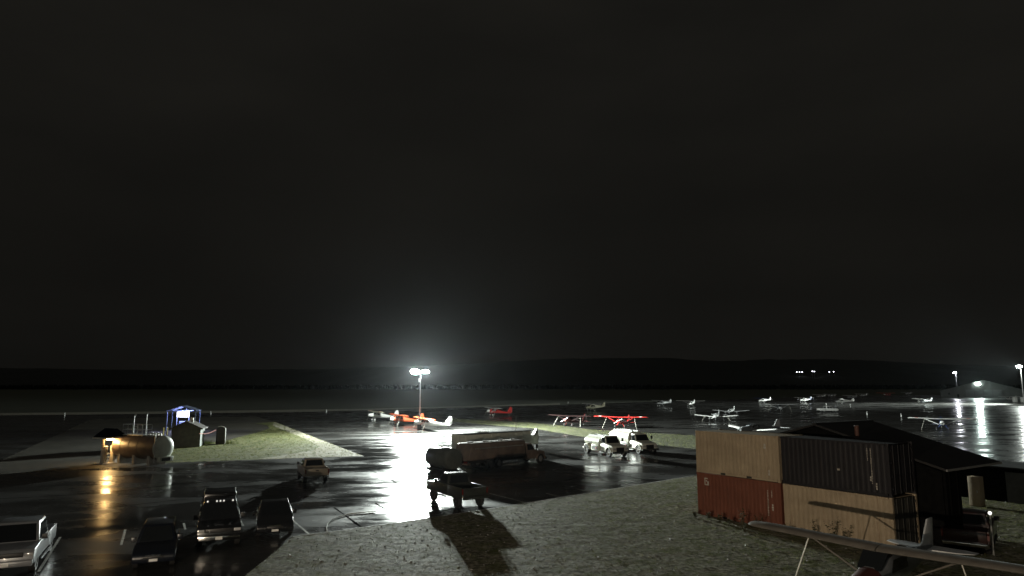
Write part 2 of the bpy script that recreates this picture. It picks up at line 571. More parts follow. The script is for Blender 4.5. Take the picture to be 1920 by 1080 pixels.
# a mass of spruce standing beyond the field
TREE = mat('spruce_dark', (0.006, 0.008, 0.005), 1.0, 0, 0.4, 0.05, spec=0.0)
fm = MB()
for i in range(3800):
    Y = rnd.uniform(1200, 1450)
    X = rnd.uniform(-0.85, 0.95) * Y
    h = rnd.uniform(5, 10)
    for k in range(3):
        z0, z1, r_ = h * (0.08 + 0.28 * k), h * (0.45 + 0.28 * k if k < 2 else 1.0), h * (0.42 - 0.1 * k)
        ph = rnd.uniform(0, 6)
        base = [(X + r_ * rnd.uniform(.7, 1.2) * math.cos(ph + j * 1.047), Y + r_ * rnd.uniform(.7, 1.2) * math.sin(ph + j * 1.047), z0 + rnd.uniform(-.3, .3)) for j in range(6)]
        fm.add(base + [(X + rnd.uniform(-.2, .2), Y, z1)], [(j, (j + 1) % 6, 6) for j in range(6)])
o = fm.build('far_spruce_wood', TREE, None, False)
tag(o, 'dark belt of spruce trees beyond the runway field', 'trees', None, 'stuff')

# ---------------- scattered stones and grass
def scatter(name, m, poly, n, sizer, region, kind, label, cat, dens=None, seed=1):
    r_ = random.Random(seed)
    mb = MB()
    c = 0
    tries = 0
    while c < n and tries < n * 12:
        tries += 1
        # even spread over the part of the patch that the view can reach
        Y = r_.uniform(region[2], region[3])
        X = r_.uniform(region[0], region[1])
        if abs(X) > 0.75 * Y + 2 or not inside(X, Y, poly): continue
        if r_.random() > (region[2] / Y) ** 1.2: continue
        if dens and r_.random() > dens(X, Y): continue
        c += 1
        s = sizer(r_)
        if kind == 'stone':
            a, b, h = s * r_.uniform(.7, 1.2), s * r_.uniform(.6, 1.1), s * r_.uniform(.4, .8)
            t = r_.uniform(0, 6.28)
            ct, st = math.cos(t), math.sin(t)
            def P(x, y, z): return (X + x * ct - y * st, Y + x * st + y * ct, hump(X, Y) - .012 + z)
            j = lambda: r_.uniform(.75, 1.25)
            mb.add([P(a * j(), 0, h * .1), P(0, b * j(), h * .05), P(-a * j(), 0, h * .1), P(0, -b * j(), h * .05), P(a * .35 * j(), b * .3, h * j()), P(-a * .4 * j(), -b * .25, h * j())],
                   [(0, 1, 4), (1, 2, 5, 4), (2, 3, 5), (3, 0, 4, 5)])
        else:
            for q in range(5):
                t = r_.uniform(0, 6.28)
                w = s * 0.09
                x0, y0 = X + r_.uniform(-.12, .12), Y + r_.uniform(-.12, .12)
                ex, ey = math.cos(t), math.sin(t)
                le = s * r_.uniform(.2, .7)
                h = s * r_.uniform(.6, 1.1)
                zg = hump(X, Y) - .03 if poly is GYP else .025
                mb.add([(x0 - ey * w, y0 + ex * w, zg), (x0 + ey * w, y0 - ex * w, zg), (x0 + ex * le, y0 + ey * le, zg + h)], [(0, 1, 2)])
    o = mb.build(name, m, None, False)
    return tag(o, label, cat, None, 'stuff')
STONE = mat('wet_stone', (0.2, 0.195, 0.18), 0.6, 0, 0.6, 1.2, spec=.3)
BLADE = leaf_mat('grass_blades', (0.05, 0.075, 0.018), (0.11, 0.125, 0.04), (0.24, 0.23, 0.11))
def stone_size(r_): return 0.018 + 0.06 * r_.random() ** 5
scatter('loose_stones', STONE, GYP, 14000, stone_size, (-16, 42, 24, 64), 'stone', 'wet loose stones strewn over the gravel yard', 'stones', seed=2)
yard_d = lambda X, Y: min(1, max(0.16, 0.16 + (X - 1) * 0.075)) if X < 14 else 1
scatter('yard_grass', BLADE, GYP, 26000, lambda r_: .03 + .10 * r_.random() ** 2, (-14, 40, 24, 62), 'grass', 'thin grass and weeds growing through the gravel yard', 'grass', dens=yard_d, seed=4)
scatter('island_grass', BLADE, GISL, 3000, lambda r_: r_.uniform(.08, .2), (-52, -14, 74, 165), 'grass', 'short mown grass on the lit island by the fuel tank', 'grass', seed=5)
scatter('strip_grass', BLADE, GSTR, 1800, lambda r_: r_.uniform(.08, .2), (-14, 45, 74, 180), 'grass', 'short grass on the long strip behind the fuel trucks', 'grass', seed=6)
# ------------------------------------------------------------------ vehicles
def wheel(parent, x, y, r, w, rim=RIM, side=1, name='wheel'):
    t = MB()
    prof = [(0.62, -.5), (0.93, -.5), (1.0, -.36), (1.0, .36), (0.93, .5), (0.62, .5)]
    n = 18
    secs = []
    for i in range(n):
        a = 2 * math.pi * i / n
        secs.append([(x + r * q * math.cos(a), y + w * s, r + r * q * math.sin(a)) for q, s in prof])
    pts = [p for s_ in secs for p in s_]
    k = len(prof)
    t.add(pts, [(i * k + j, i * k + (j + 1) % k, ((i + 1) % n) * k + (j + 1) % k, ((i + 1) % n) * k + j) for i in range(n) for j in range(k)])
    o = t.build(name, RUBBER, parent)
    m = MB()
    m.cyl((x, y - w * .3, r), (x, y + w * .3, r), r * .62, r * .62, 14)
    for i in range(5):
        a = 2 * math.pi * i / 5
        c, s_ = math.cos(a), math.sin(a)
        m.cyl((x + .15 * r * c, y + side * w * .36, r + .15 * r * s_), (x + .58 * r * c, y + side * w * .42, r + .58 * r * s_), .09 * r, .07 * r, 5)
    m.cyl((x, y + side * w * .25, r), (x, y + side * w * .48, r), r * .17, r * .13, 8)
    m.build('rim', rim, o)
    return o
def arch(xc, r, z0, n=8):
    """points of a wheel arch, front to back, at sill height z0"""
    a0 = math.asin(min(1, (z0 - 0.0) / r)) if z0 < r else 0
    return [(xc + r * math.cos(a), max(z0, r * math.sin(a) * 1.0)) for a in [a0 + (math.pi - 2 * a0) * i / n for i in range(n + 1)]]
def side_glass(root, quads, m=GLASS, name='side_window'):
    for q in quads:
        b = MB()
        c = sum((Vector(p) for p in q), Vector()) / 4
        nn = (Vector(q[1]) - Vector(q[0])).cross(Vector(q[2]) - Vector(q[0])).normalized()
        b.hexa([Vector(p) - nn * .004 for p in q] + [Vector(p) + nn * .004 for p in q])
        b.build(name, m, root, False)
def frustum_glass(root, base, top, z0, z1, paint, splits=1):
    """cab: base/top = (x_rear, x_front, half width); adds roof shell, windscreen, rear and side windows"""
    (br, bf, bw), (tr, tf, tw) = base, top
    c = MB()
    c.hexa([(br, -bw, z0), (bf, -bw, z0), (bf, bw, z0), (br, bw, z0), (tr, -tw, z1), (tf, -tw, z1), (tf, tw, z1), (tr, tw, z1)])
    o = c.build('cab', paint, root, True, 0.05, 3)
    def L(a, b, t): return a + (b - a) * t
    def P(u, s, t, e=.012):
        """u 0 rear .. 1 front on the side face, t height"""
        xr, xf, w = L(br, tr, t), L(bf, tf, t), L(bw, tw, t)
        return (L(xr, xf, u), s * (w + e), L(z0, z1, t))
    for s in (-1, 1):
        for k in range(splits):
            u0, u1 = .07 + .86 * k / splits + .02, .07 + .86 * (k + 1) / splits - .02
            side_glass(root, [[P(u0, s, .1), P(u1, s, .1), P(u1 * .97, s, .84), P(max(u0, .06), s, .84)]])
    ws = lambda s, t: (L(bf, tf, t) + .014, s * (L(bw, tw, t) - .11), L(z0, z1, t))
    side_glass(root, [[ws(-1, .07), ws(1, .07), ws(1, .88), ws(-1, .88)]], name='windscreen')
    rw = lambda s, t: (L(br, tr, t) - .014, s * (L(bw, tw, t) - .15), L(z0, z1, t))
    side_glass(root, [[rw(-1, .12), rw(1, .12), rw(1, .84), rw(-1, .84)]], name='rear_window')
    return o
def mirrors(root, x, w, z, paint):
    for s in (-1, 1):
        b = MB()
        b.box(x - .09, x + .06, s * (w + .05) - .0, s * (w + .27), z - .06, z + .16) if s > 0 else b.box(x - .09, x + .06, s * (w + .27), s * (w + .05), z - .06, z + .16)
        b.cyl((x, s * (w - .05), z), (x, s * (w + .1), z), .025, .025, 6)
        b.build('wing_mirror', paint, root, True, .02)
def pickup(label, loc, hd, paint, L=5.7, W=1.98, H=1.85, wb=3.6, r=.4, lift=0.0, cap=None, roof_lights=0, group=None, rim=RIM, tailgate=None, cat='pickup truck', name='pickup_truck', ladder=False, crew=True, silver_bumper=True, two_tone=None):
    t = thing(name, label, cat, loc, hd, group)
    hl, hw = L / 2, W / 2
    fx = hl - .95
    rx = fx - wb
    zb, zr, zh = .48 + lift, 1.18 + lift, 1.14 + lift
    cr = -.95 if crew else -.55        # back of the cab
    ar = r + .09
    ra, fa = arch(rx, ar, zb), arch(fx, ar, zb)
    # cab and bonnet block
    poly = [(cr, zb)] + [(cr, zr), (hl - 1.55, zr), (hl - .25, zh - .04), (hl - .06, zh - .16), (hl, zb + .25), (hl - .03, zb)] + [p for p in fa]
    b = MB().prism(poly, -hw, hw)
    b.build('body', paint, t, True, .045, 3)
    # load bed: two sides, floor, tailgate
    for s in (-1, 1):
        pl = [(-hl + .05, zb + .08), (-hl + .05, zr), (cr - .02, zr), (cr - .02, zb)] + ra
        q = MB().prism(pl, s * hw - (.1 if s > 0 else 0), s * hw + (.1 if s < 0 else 0))
        q.build('bed_side', two_tone or paint, t, True, .02)
    MB().box(-hl + .06, cr - .02, -hw + .101, hw - .101, zb + .22, zb + .3).build('bed_floor', BLACK, t)
    tg = MB().box(-hl, -hl + .08, -hw + .11, hw - .11, zb + .1, zr - .01).build('tailgate', tailgate or paint, t, True, .02)
    MB().box(-hl - .012, -hl - .001, -.12, .12, zr - .2, zr - .12).build('handle', BLACK, tg)
    # cab
    zt = H + lift
    frustum_glass(t, (cr + .03, hl - 1.5, hw - .07), (cr + .17, hl - 2.25, hw - .23), zr - .03, zt, paint, 2 if crew else 1)
    if cap:
        c = MB()
        x0, x1 = -hl + .08, cr - .03
        c.hexa([(x0, -hw + .03, zr), (x1, -hw + .03, zr), (x1, hw - .03, zr), (x0, hw - .03, zr), (x0 + .22, -hw + .2, cap), (x1, -hw + .2, cap), (x1, hw - .2, cap), (x0 + .22, hw - .2, cap)])
        cc = c.build('bed_canopy', paint, t, True, .06, 3)
        for s in (-1, 1):
            side_glass(cc, [[(x0 + .35, s * (hw - .065), zr + .2), (x1 - .2, s * (hw - .065), zr + .2), (x1 - .2, s * (hw - .155), cap - .15), (x0 + .45, s * (hw - .155), cap - .15)]])
    for i in range(roof_lights):
        y = (-.62, -.17, 0, .17, .62)[i] if roof_lights == 5 else 0
        MB().cyl((hl - 2.3, y, zt - .01), (hl - 2.22, y, zt + .05), .05, .03, 8).build('clearance_lamp', emis('clearance_lens', (1, .95, .85), .12), t)
    # front end
    MB().box(hl - .04, hl + .02, -hw * .62, hw * .62, zb + .33, zh - .14).build('grille', BLACK, t, True, .015)
    for s in (-1, 1):
        MB().box(hl - .16, hl + .012, min(s * hw * .66, s * (hw - .02)), max(s * hw * .66, s * (hw - .02)), zb + .36, zh - .16).build('headlight', LENS, t, True, .02)
        MB().box(-hl - .015, -hl + .07, min(s * (hw - .1), s * (hw - .005)), max(s * (hw - .1), s * (hw - .005)), zb + .3, zr - .06).build('tail_light', TAIL, t)
        for x in (cr + .55, cr + 1.5)[: 2 if crew else 1]:
            MB().box(x - .1, x + .1, s * hw - .015, s * hw + .025, zr - .16, zr - .12).build('door_handle', CHROME, t)
        MB().box(cr + .1, fx - ar - .1, min(s * (hw - .02), s * (hw + .07)), max(s * (hw - .02), s * (hw + .07)), zb - .13, zb - .07).build('running_board', BLACK, t)
    bm_ = CHROME if silver_bumper else paint
    MB().box(hl - .06, hl + .12, -hw + .02, hw - .02, zb - .04, zb + .22).build('front_bumper', bm_, t, True, .05)
    MB().box(-hl - .14, -hl + .04, -hw + .04, hw - .04, zb - .04, zb + .16).build('rear_bumper', bm_, t, True, .04)
    MB().box(hl + .121, hl + .135, -.16, .16, zb + .01, zb + .16).build('number_plate', WHITEP, t)
    mirrors(t, hl - 1.75, hw - .05, zr + .08, BLACK)
    for x in (fx, rx):
        for s in (-1, 1): wheel(t, x, s * (hw - .14), r, .26, rim, s)
    return t
def car(label, loc, hd, paint, L=4.7, W=1.82, H=1.48, zr=.95, suv=False, group=None, cat='car', name='parked_car', rails=False):
    t = thing(name, label, cat, loc, hd, group)
    hl, hw, r = L / 2, W / 2, (.36 if suv else .33)
    zb = .32 if suv else .26
    fx, rx = hl - .88, -hl + .85
    ra, fa = arch(rx, r + .06, zb), arch(fx, r + .06, zb)
    hb = hl - 1.25 if suv else hl - 1.35
    poly = [(-hl + .05, zb + .05), (-hl, zr - .28), (-hl + .1, zr), (hb, zr), (hl - .35, zr - .17), (hl - .07, zr - .3), (hl, zb + .25), (hl - .05, zb)] + fa + ra
    b = MB().prism(poly, -hw, hw)
    b.build('body', paint, t, True, .09, 4)
    base = (-hl + (.12 if suv else .55), hb, hw - .05)
    top = (-hl + (.35 if suv else 1.3), hb - (.7 if suv else 1.0), hw - .24)
    frustum_glass(t, base, top, zr - .03, H, paint, 3 if suv else 2)
    if rails:
        for s in (-1, 1):
            MB().tube([(top[0] + .2, s * (top[2] - .06), H), (top[0] + .25, s * (top[2] - .06), H + .07), (top[1] - .3, s * (top[2] - .06), H + .07), (top[1] - .2, s * (top[2] - .06), H)], .02).build('roof_rail', CHROME, t)
    MB().box(hl - .08, hl + .012, -.42, .42, zb + .22, zr - .38).build('grille', BLACK, t, True, .02)
    MB().box(hl - .02, hl + .02, -.3, .3, zr - .36, zr - .32).build('grille_bar', CHROME, t)
    for s in (-1, 1):
        MB().hexa([(hl - .34, s * (hw - .02), zr - .42), (hl - .02, s * (hw - .42), zr - .42), (hl - .01, s * (hw - .42), zr - .5), (hl - .3, s * (hw + .004), zr - .52),
                   (hl - .36, s * (hw - .02), zr - .3), (hl - .08, s * (hw - .42), zr - .31), (hl - .07, s * (hw - .42), zr - .33), (hl - .32, s * (hw + .003), zr - .34)]).build('headlight', LENS, t)
        MB().box(-hl - .01, -hl + .12, min(s * hw * .6, s * (hw - .04)), max(s * hw * .6, s * (hw - .04)), zr - .26, zr - .1).build('tail_light', TAIL, t)
        for x in (-.35, .6): MB().box(x - .09, x + .09, s * hw - .01, s * hw + .02, zr - .15, zr - .11).build('door_handle', CHROME, t)
    MB().box(hl - .03, hl + .03, -.17, .17, zb + .08, zb + .19).build('number_plate', WHITEP, t)
    mirrors(t, hb - .35, hw - .07, zr + .03, paint)
    for x in (fx, rx):
        for s in (-1, 1): wheel(t, x, s * (hw - .13), r, .22, RIM, s)
    return t

SILVER = mat('silver_metallic', (0.30, 0.31, 0.33), 0.3, 0.2, 0.05, coat=.6)
DARKP = mat('black_gloss_paint', (0.012, 0.013, 0.015), 0.2, 0, 0.1, coat=.8)
DKBLUE = mat('dark_blue_paint', (0.006, 0.008, 0.014), 0.35, 0, 0.1, coat=.6)
TANP = mat('tan_paint', (0.30, 0.26, 0.20), 0.4, 0.1, 0.08, coat=.3)
GREENP = mat('dark_green_paint', (0.024, 0.028, 0.025), 0.4, 0, 0.2, coat=.3)
H0 = R(-64.5)
def toward(px, py, hd, half):
    """centre of a vehicle whose front (half>0) or rear (half<0) middle stands at a pixel"""
    p = G(px, py)
    return (p.x - math.cos(hd) * half, p.y - math.sin(hd) * half, 0)
pickup('silver pickup cut by the left picture edge beside the bay line', toward(6, 1085, H0, 2.9), H0, SILVER, L=5.9, W=2.03, H=1.93, wb=3.7, r=.42, silver_bumper=False)
car('small dark boxy car between the silver pickup and the big dark truck', toward(285, 1072, R(-67), 2.25), R(-67), DKBLUE, L=4.2, W=1.74, H=1.64, zr=1.0, suv=True)
pickup('large black truck with bed canopy and five roof marker lamps', toward(409, 1030, R(-67), 3.4), R(-67), DARKP, L=6.8, W=2.05, H=1.98, wb=4.2, r=.42, cap=2.12, roof_lights=5)
car('black rounded car parked right of the truck with roof lamps', toward(515, 1009, R(-70), 2.35), R(-70), DARKP, L=4.6, W=1.92, H=1.54, zr=.98)
pickup('tan pickup seen from behind, parked alone by the lit grass', toward(594, 908, R(114), -2.75), R(114), TANP, L=5.5, W=1.95, H=1.8, wb=3.4, r=.4, lift=.08)
p = G(856, 946)
pickup('dark silhouetted pickup standing in the glare of the tall lamp', (p.x - .1, p.y + .6, 0), R(122), GREENP, L=5.5, W=1.95, H=1.86, wb=3.7, r=.43, lift=.2, crew=False, silver_bumper=False, rim=BLACK)
pw = G(1552, 773)
pickup('white pickup side-on far out on the wet apron', (pw.x, pw.y, 0), R(8), WHITEP, L=5.9, W=2.0, H=1.85, wb=3.7)

# ------------------------------------------------------------------ fuel trucks
def truck_cab(t, x0, w, paint, zf=.55, hood=True, zt=2.25):
    """conventional bonneted cab, rear of cab at x0; returns front x"""
    hw = w / 2
    xf = x0 + 2.75
    fa = arch(x0 + 1.95, .55, zf)
    poly = [(x0, zf), (x0, 1.42), (x0 + 1.25, 1.42), (x0 + 2.55, 1.25), (x0 + 2.7, 1.1), (xf, zf + .1), (xf - .05, zf)] + fa
    MB().prism(poly, -hw * .86, hw * .86).build('cab_body', paint, t, True, .06, 3)
    frustum_glass(t, (x0 + .02, x0 + 1.28, hw * .84), (x0 + .1, x0 + .85, hw * .72), 1.4, zt, paint, 1)
    for s in (-1, 1):
        y0, y1 = s * hw * .8, s * hw * 1.02
        fb = [(x0 + 1.95 + .66 * math.cos(a), .5 + .62 * math.sin(a)) for a in [math.pi * i / 8 for i in range(9)]]
        fi = [(x0 + 1.95 + .56 * math.cos(a), .5 + .53 * math.sin(a)) for a in [math.pi * i / 8 for i in range(8, -1, -1)]]
        MB().prism(fb + fi, min(y0, y1), max(y0, y1)).build('front_fender', paint, t, True, .02)
        MB().box(xf - .1, xf + .015, min(s * hw * .5, s * hw * .8), max(s * hw * .5, s * hw * .8), .78, 1.0).build('headlight', LENS, t, True, .02)
        MB().box(x0 + .2, x0 + 1.0, min(s * hw * .88, s * hw * 1.05), max(s * hw * .88, s * hw * 1.05), .38, .46).build('step', STEEL, t)
        MB().tube([(x0 + 1.1, s * hw * .84, 1.5), (x0 + 1.15, s * (hw + .18), 1.55), (x0 + 1.15, s * (hw + .18), 2.0), (x0 + 1.1, s * hw * .78, 2.05)], .018).build('mirror_arm', BLACK, t)
        MB().box(x0 + 1.1, x0 + 1.16, min(s * (hw + .08), s * (hw + .28)), max(s * (hw + .08), s * (hw + .28)), 1.6, 1.98).build('wing_mirror', BLACK, t)
        MB().box(x0 + .45, x0 + .62, s * hw * .86 - .02, s * hw * .86 + .02, 1.22, 1.26).build('door_handle', CHROME, t)
    MB().box(xf - .05, xf + .02, -hw * .45, hw * .45, .62, 1.08).build('grille', BLACK, t, True, .02)
    MB().box(xf - .02, xf + .18, -hw * .98, hw * .98, .42, .66).build('front_bumper', CHROME, t, True, .03)
    return xf
def fuel_truck(label, loc, hd, paint, L_tank=3.6, w=2.3, rt=.78, zc=1.62, group=None, box=True, flat=False):
    t = thing('fuel_truck', label, 'fuel truck', loc, hd, group)
    x0 = .35
    truck_cab(t, x0, w, paint)
    # frame
    MB().box(x0 - L_tank - .7, x0 + 2.5, -.42, .42, .55, .75).build('chassis', BLACK, t)
    # elliptical tank with dished ends
    n = 22
    def ring(x, k): 
        ex = 2.6 if flat else 2.0
        o_ = []
        for i in range(n):
            a = 2 * math.pi * i / n
            c, s_ = math.cos(a), math.sin(a)
            o_.append((x, (w / 2 - .08) * k * math.copysign(abs(c) ** (2 / ex), c), zc + rt * k * math.copysign(abs(s_) ** (2 / ex), s_)))
        return o_
    xa, xb = x0 - .25 - L_tank, x0 - .25
    MB().loft([ring(xa - .14, .55), ring(xa - .08, .82), ring(xa, 1), ring(xb, 1), ring(xb + .08, .82), ring(xb + .12, .55)]).build('tank', paint, t)
    for k in range(1, 4):
        x = xa + (xb - xa) * k / 4
        MB().loft([ring(x - .03, 1.012), ring(x + .03, 1.012)]).build('tank_band', paint, t)
    for s in (-1, 1):
        MB().box(xa + .1, xb - .1, s * .45 - .03, s * .45 + .03, zc + rt * .86, zc + rt + .1).build('top_rail', STEEL, t)
    for x in (xa + .9, xb - .9):
        MB().cyl((x, 0, zc + rt - .03), (x, 0, zc + rt + .1), .26, .24, 14).build('manhole_cover', STEEL, t)
    if box:
        for s in (-1, 1):
            bx = MB().box(x0 - 1.75, x0 - .25, min(s * (w / 2 - .45), s * (w / 2 + .0)), max(s * (w / 2 - .45), s * (w / 2 + .0)), .5, 1.16).build('hose_cabinet', paint, t, True, .02)
            MB().box(x0 - 1.62, x0 - .38, min(s * (w / 2 - .02), s * (w / 2 + .006)), max(s * (w / 2 - .02), s * (w / 2 + .006)), .6, 1.06).build('cabinet_opening', BLACK, bx)
            MB().cyl((x0 - .65, s * (w / 2 + .008), .82), (x0 - .65, s * (w / 2 + .05), .82), .1, .1, 10).build('hose_reel', mat('red_hose', (.45, .07, .05), .5), bx)
    rx = x0 - L_tank + .35
    for s in (-1, 1):
        wheel(t, x0 + 1.95, s * (w / 2 - .16), .5, .28, RIMW, s)
        wheel(t, rx, s * (w / 2 - .2), .5, .44, RIMW, s)
        fb = [(rx + .68 * math.cos(a), .5 + .64 * math.sin(a)) for a in [math.pi * i / 8 for i in range(9)]]
        fi = [(rx + .6 * math.cos(a), .5 + .57 * math.sin(a)) for a in [math.pi * i / 8 for i in range(8, -1, -1)]]
        MB().prism(fb + fi, min(s * w * .3, s * w * .5), max(s * w * .3, s * w * .5)).build('rear_fender', paint, t, True, .015)
        MB().box(xa - .42, xa - .3, min(s * .55, s * .95), max(s * .55, s * .95), .72, .92).build('tail_light', TAIL, t)
    MB().box(xa - .4, xa - .05, -w / 2 + .1, w / 2 - .1, .55, .72).build('rear_bumper', paint, t, True, .02)
    return t
CREAM = mat('cream_white_paint', (0.70, 0.70, 0.60), 0.4, 0, 0.08, coat=.3)
a = G(1145, 857); HT = R(-66)
fuel_truck('nearer white fuel truck with low round tank and open hose cabinet', (a.x - math.cos(HT) * 2.3 + math.sin(HT) * -0 + .75, a.y - math.sin(HT) * 2.3 + .45, 0), HT, CREAM, L_tank=3.3, rt=.62, zc=1.5, group='white fuel trucks')
a = G(1200, 851)
fuel_truck('larger white fuel truck with taller tank behind the low one', (a.x - math.cos(HT) * 2.3 + .85, a.y - math.sin(HT) * 2.3 + .45, 0), HT, CREAM, L_tank=4.3, w=2.4, rt=.8, zc=1.66, group='white fuel trucks', flat=True)

# ---- long brown tanker in shadow
BROWN = mat('brown_oxide_paint', (0.155, 0.112, 0.088), 0.55, 0, 0.25, 1.5, coat=.1)
p0 = G(868, 866, .8)
hb_ = R(44)
t = thing('tanker_truck', 'long brown tanker truck standing in its own shadow', 'tanker truck', (p0.x + 7.2 * math.cos(hb_), p0.y + 7.2 * math.sin(hb_), 0), hb_)
truck_cab(t, .5, 2.35, BROWN, zt=2.15)
n = 24
def ring(x, k, sx=0):
    o_ = []
    for i in range(n):
        a_ = 2 * math.pi * i / n
        c, s_ = math.cos(a_), math.sin(a_)
        yy, zz = 1.18 * k * math.copysign(abs(c) ** .28, c), .82 * k * math.copysign(abs(s_) ** .28, s_)
        o_.append((x + sx * (zz / .82), yy, 1.72 + zz))
    return o_
MB().loft([ring(-7.25, .93, .2), ring(-7.1, 1, .2), ring(0.1, 1), ring(.2, .9)]).build('tank', BROWN, t)
for x in (-5.5, -3.6, -1.8): MB().loft([ring(x - .04, 1.012), ring(x + .04, 1.012)]).build('tank_band', BROWN, t)
MB().box(-7.6, 2.9, -.45, .45, .6, .86).build('chassis', BLACK, t)
for s in (-1, 1):
    MB().box(-6.7, -.2, min(s * 1.0, s * 1.22), max(s * 1.0, s * 1.22), 2.02, 2.09).build('side_walkway', STEEL, t)
    for x in (-4.6, -3.5, 2.45): wheel(t, x, s * .98, .5, .42 if x < 0 else .28, RIM, s)
    MB().prism([(-5.3, 1.0), (-5.2, 1.14), (-2.9, 1.14), (-2.8, 1.0), (-2.9, 1.08), (-5.2, 1.08)], min(s * .75, s * 1.2), max(s * .75, s * 1.2)).build('mudguard', BROWN, t)
    MB().box(-7.62, -7.5, min(s * .6, s * 1.05), max(s * .6, s * 1.05), .72, .92).build('tail_light', TAIL, t)
MB().box(-7.6, -7.2, -1.15, 1.15, .58, .74).build('rear_bumper', BROWN, t)
for k in range(7): MB().box(-6.9 + k * .98, -6.25 + k * .98, -.9, -.3, 2.53, 2.58).build('catwalk_panel', WHITEP if k % 2 == 0 else STEEL, t, False)
for x in (-6.2, -4.2, -2.2, -.4): MB().cyl((x, .1, 2.5), (x, .1, 2.66), .28, .26, 14).build('manhole_cover', STEEL, t)

# ---- white box trailer behind it
p1 = G(873, 868)
t = thing('box_trailer', 'long pale box trailer with lit end behind the brown tanker', 'trailer', (p1.x, p1.y, 0), hb_)
BOXW = mat('weathered_white_panel', (0.7, 0.7, 0.6), 0.5, 0, 0.12, 1.0)
ROOFD = mat('dark_roof_skin', (0.05, 0.05, 0.05), 0.5, 0.2, 0.3)
LB, WB_ = 9.8, 2.4
MB().box(0, LB, 0, WB_, .75, 2.86).build('box_body', BOXW, t, True, .03)
MB().box(-.04, LB + .04, -.04, WB_ + .04, 2.862, 2.95).build('roof', ROOFD, t, True, .02)
for k in range(9): MB().box(k * 1.2 + .05, k * 1.2 + .1, -.025, 0.0, .8, 2.84).build('side_rib', BOXW, t, False)
for s in (0, 1):
    d = MB().box(-.028, -.002, .06 + s * 1.16, 1.18 + s * 1.16, .85, 2.78).build('rear_door', BOXW, t, True, .008)
    MB().cyl((-.05, .98 + s * .42, .9), (-.05, .98 + s * .42, 2.74), .018, .018, 6).build('locking_bar', STEEL, d)
MB().box(2.9, 3.9, .7, 1.5, 2.952, 3.03).build('roof_vent', WHITEP, t, True, .01)
MB().cyl((7.6, .2, 2.9), (7.6, .2, 4.6), .025, .015, 6).build('antenna', WHITEP, t)
MB().box(.2, LB - .2, .5, WB_ - .5, .5, .75).build('chassis', BLACK, t)
for x in (1.6, 2.7):
    for y in (.35, WB_ - .35): wheel(t, x, y, .48, .4, RIM, -1 if y < 1 else 1)
for y in (.6, WB_ - .6): MB().cyl((8.2, y, 0), (8.2, y, .8), .06, .06, 8).build('landing_leg', STEEL, t)
# boat-shaped white fairing just beyond the trailer
pf = G(1001, 846)
t = thing('feed_hopper', 'pale angled hopper box standing between trailer and tanker cab', 'hopper', (pf.x, pf.y, 0), R(20))
GREYH = mat('grey_hopper_paint', (.3, .3, .26), .5)
MB().hexa([(-.5, -.45, .9), (.4, -.45, .9), (.4, .45, .9), (-.5, .45, .9), (-.75, -.6, 2.0), (.45, -.6, 2.0), (.45, .6, 2.0), (-.75, .6, 2.0)]).build('hopper', GREYH, t, True, .03)
MB().hexa([(-.1, -.5, 2.0), (.4, -.5, 2.0), (.4, .5, 2.0), (-.1, .5, 2.0), (.35, -.3, 2.75), (.45, -.3, 2.75), (.45, .3, 2.75), (.35, .3, 2.75)]).build('chute', GREYH, t, True, .02)
for x, y in ((-.4, -.4), (-.4, .4), (.35, -.4), (.35, .4)): MB().box(x - .04, x + .04, y - .04, y + .04, 0, .9).build('leg', STEEL, t)

# ---- skid tank, dark
p2_ = G(851, 885)
ax = R(126)
t = thing('skid_tank', 'dark horizontal cylinder tank on a skid beside the glare', 'tank', (p2_.x + 2 * math.cos(ax), p2_.y + 2 * math.sin(ax), 0), ax)
OLIVE = mat('dark_olive_tank', (0.09, 0.095, 0.08), 0.4, 0.1, 0.3, 1.2)
def ring2(x, k, n=26, r=.98, zc=1.16): return [(x, r * k * math.cos(2 * math.pi * i / n), zc + r * k * math.sin(2 * math.pi * i / n)) for i in range(n)]
MB().loft([ring2(-2.1, .6), ring2(-2.03, .9), ring2(-1.9, 1), ring2(1.9, 1), ring2(2.03, .9), ring2(2.1, .6)]).build('tank', OLIVE, t)
for x in (-1.2, 1.2): MB().prism([(x - .15, 0), (x + .15, 0), (x + .1, .75), (x - .1, .75)], -.75, .75).build('saddle', BLACK, t)
for y in (-.6, .6): MB().box(-2.1, 2.1, y - .08, y + .08, .02, .18).build('skid_rail', BLACK, t)
MB().cyl((.5, 0, 2.1), (.5, 0, 2.32), .2, .2, 12).build('manhole_cover', STEEL, t)
MB().tube([(-.9, 0, 2.1), (-.9, 0, 2.4), (-1.2, 0, 2.45)], .04).build('vent_pipe', STEEL, t)
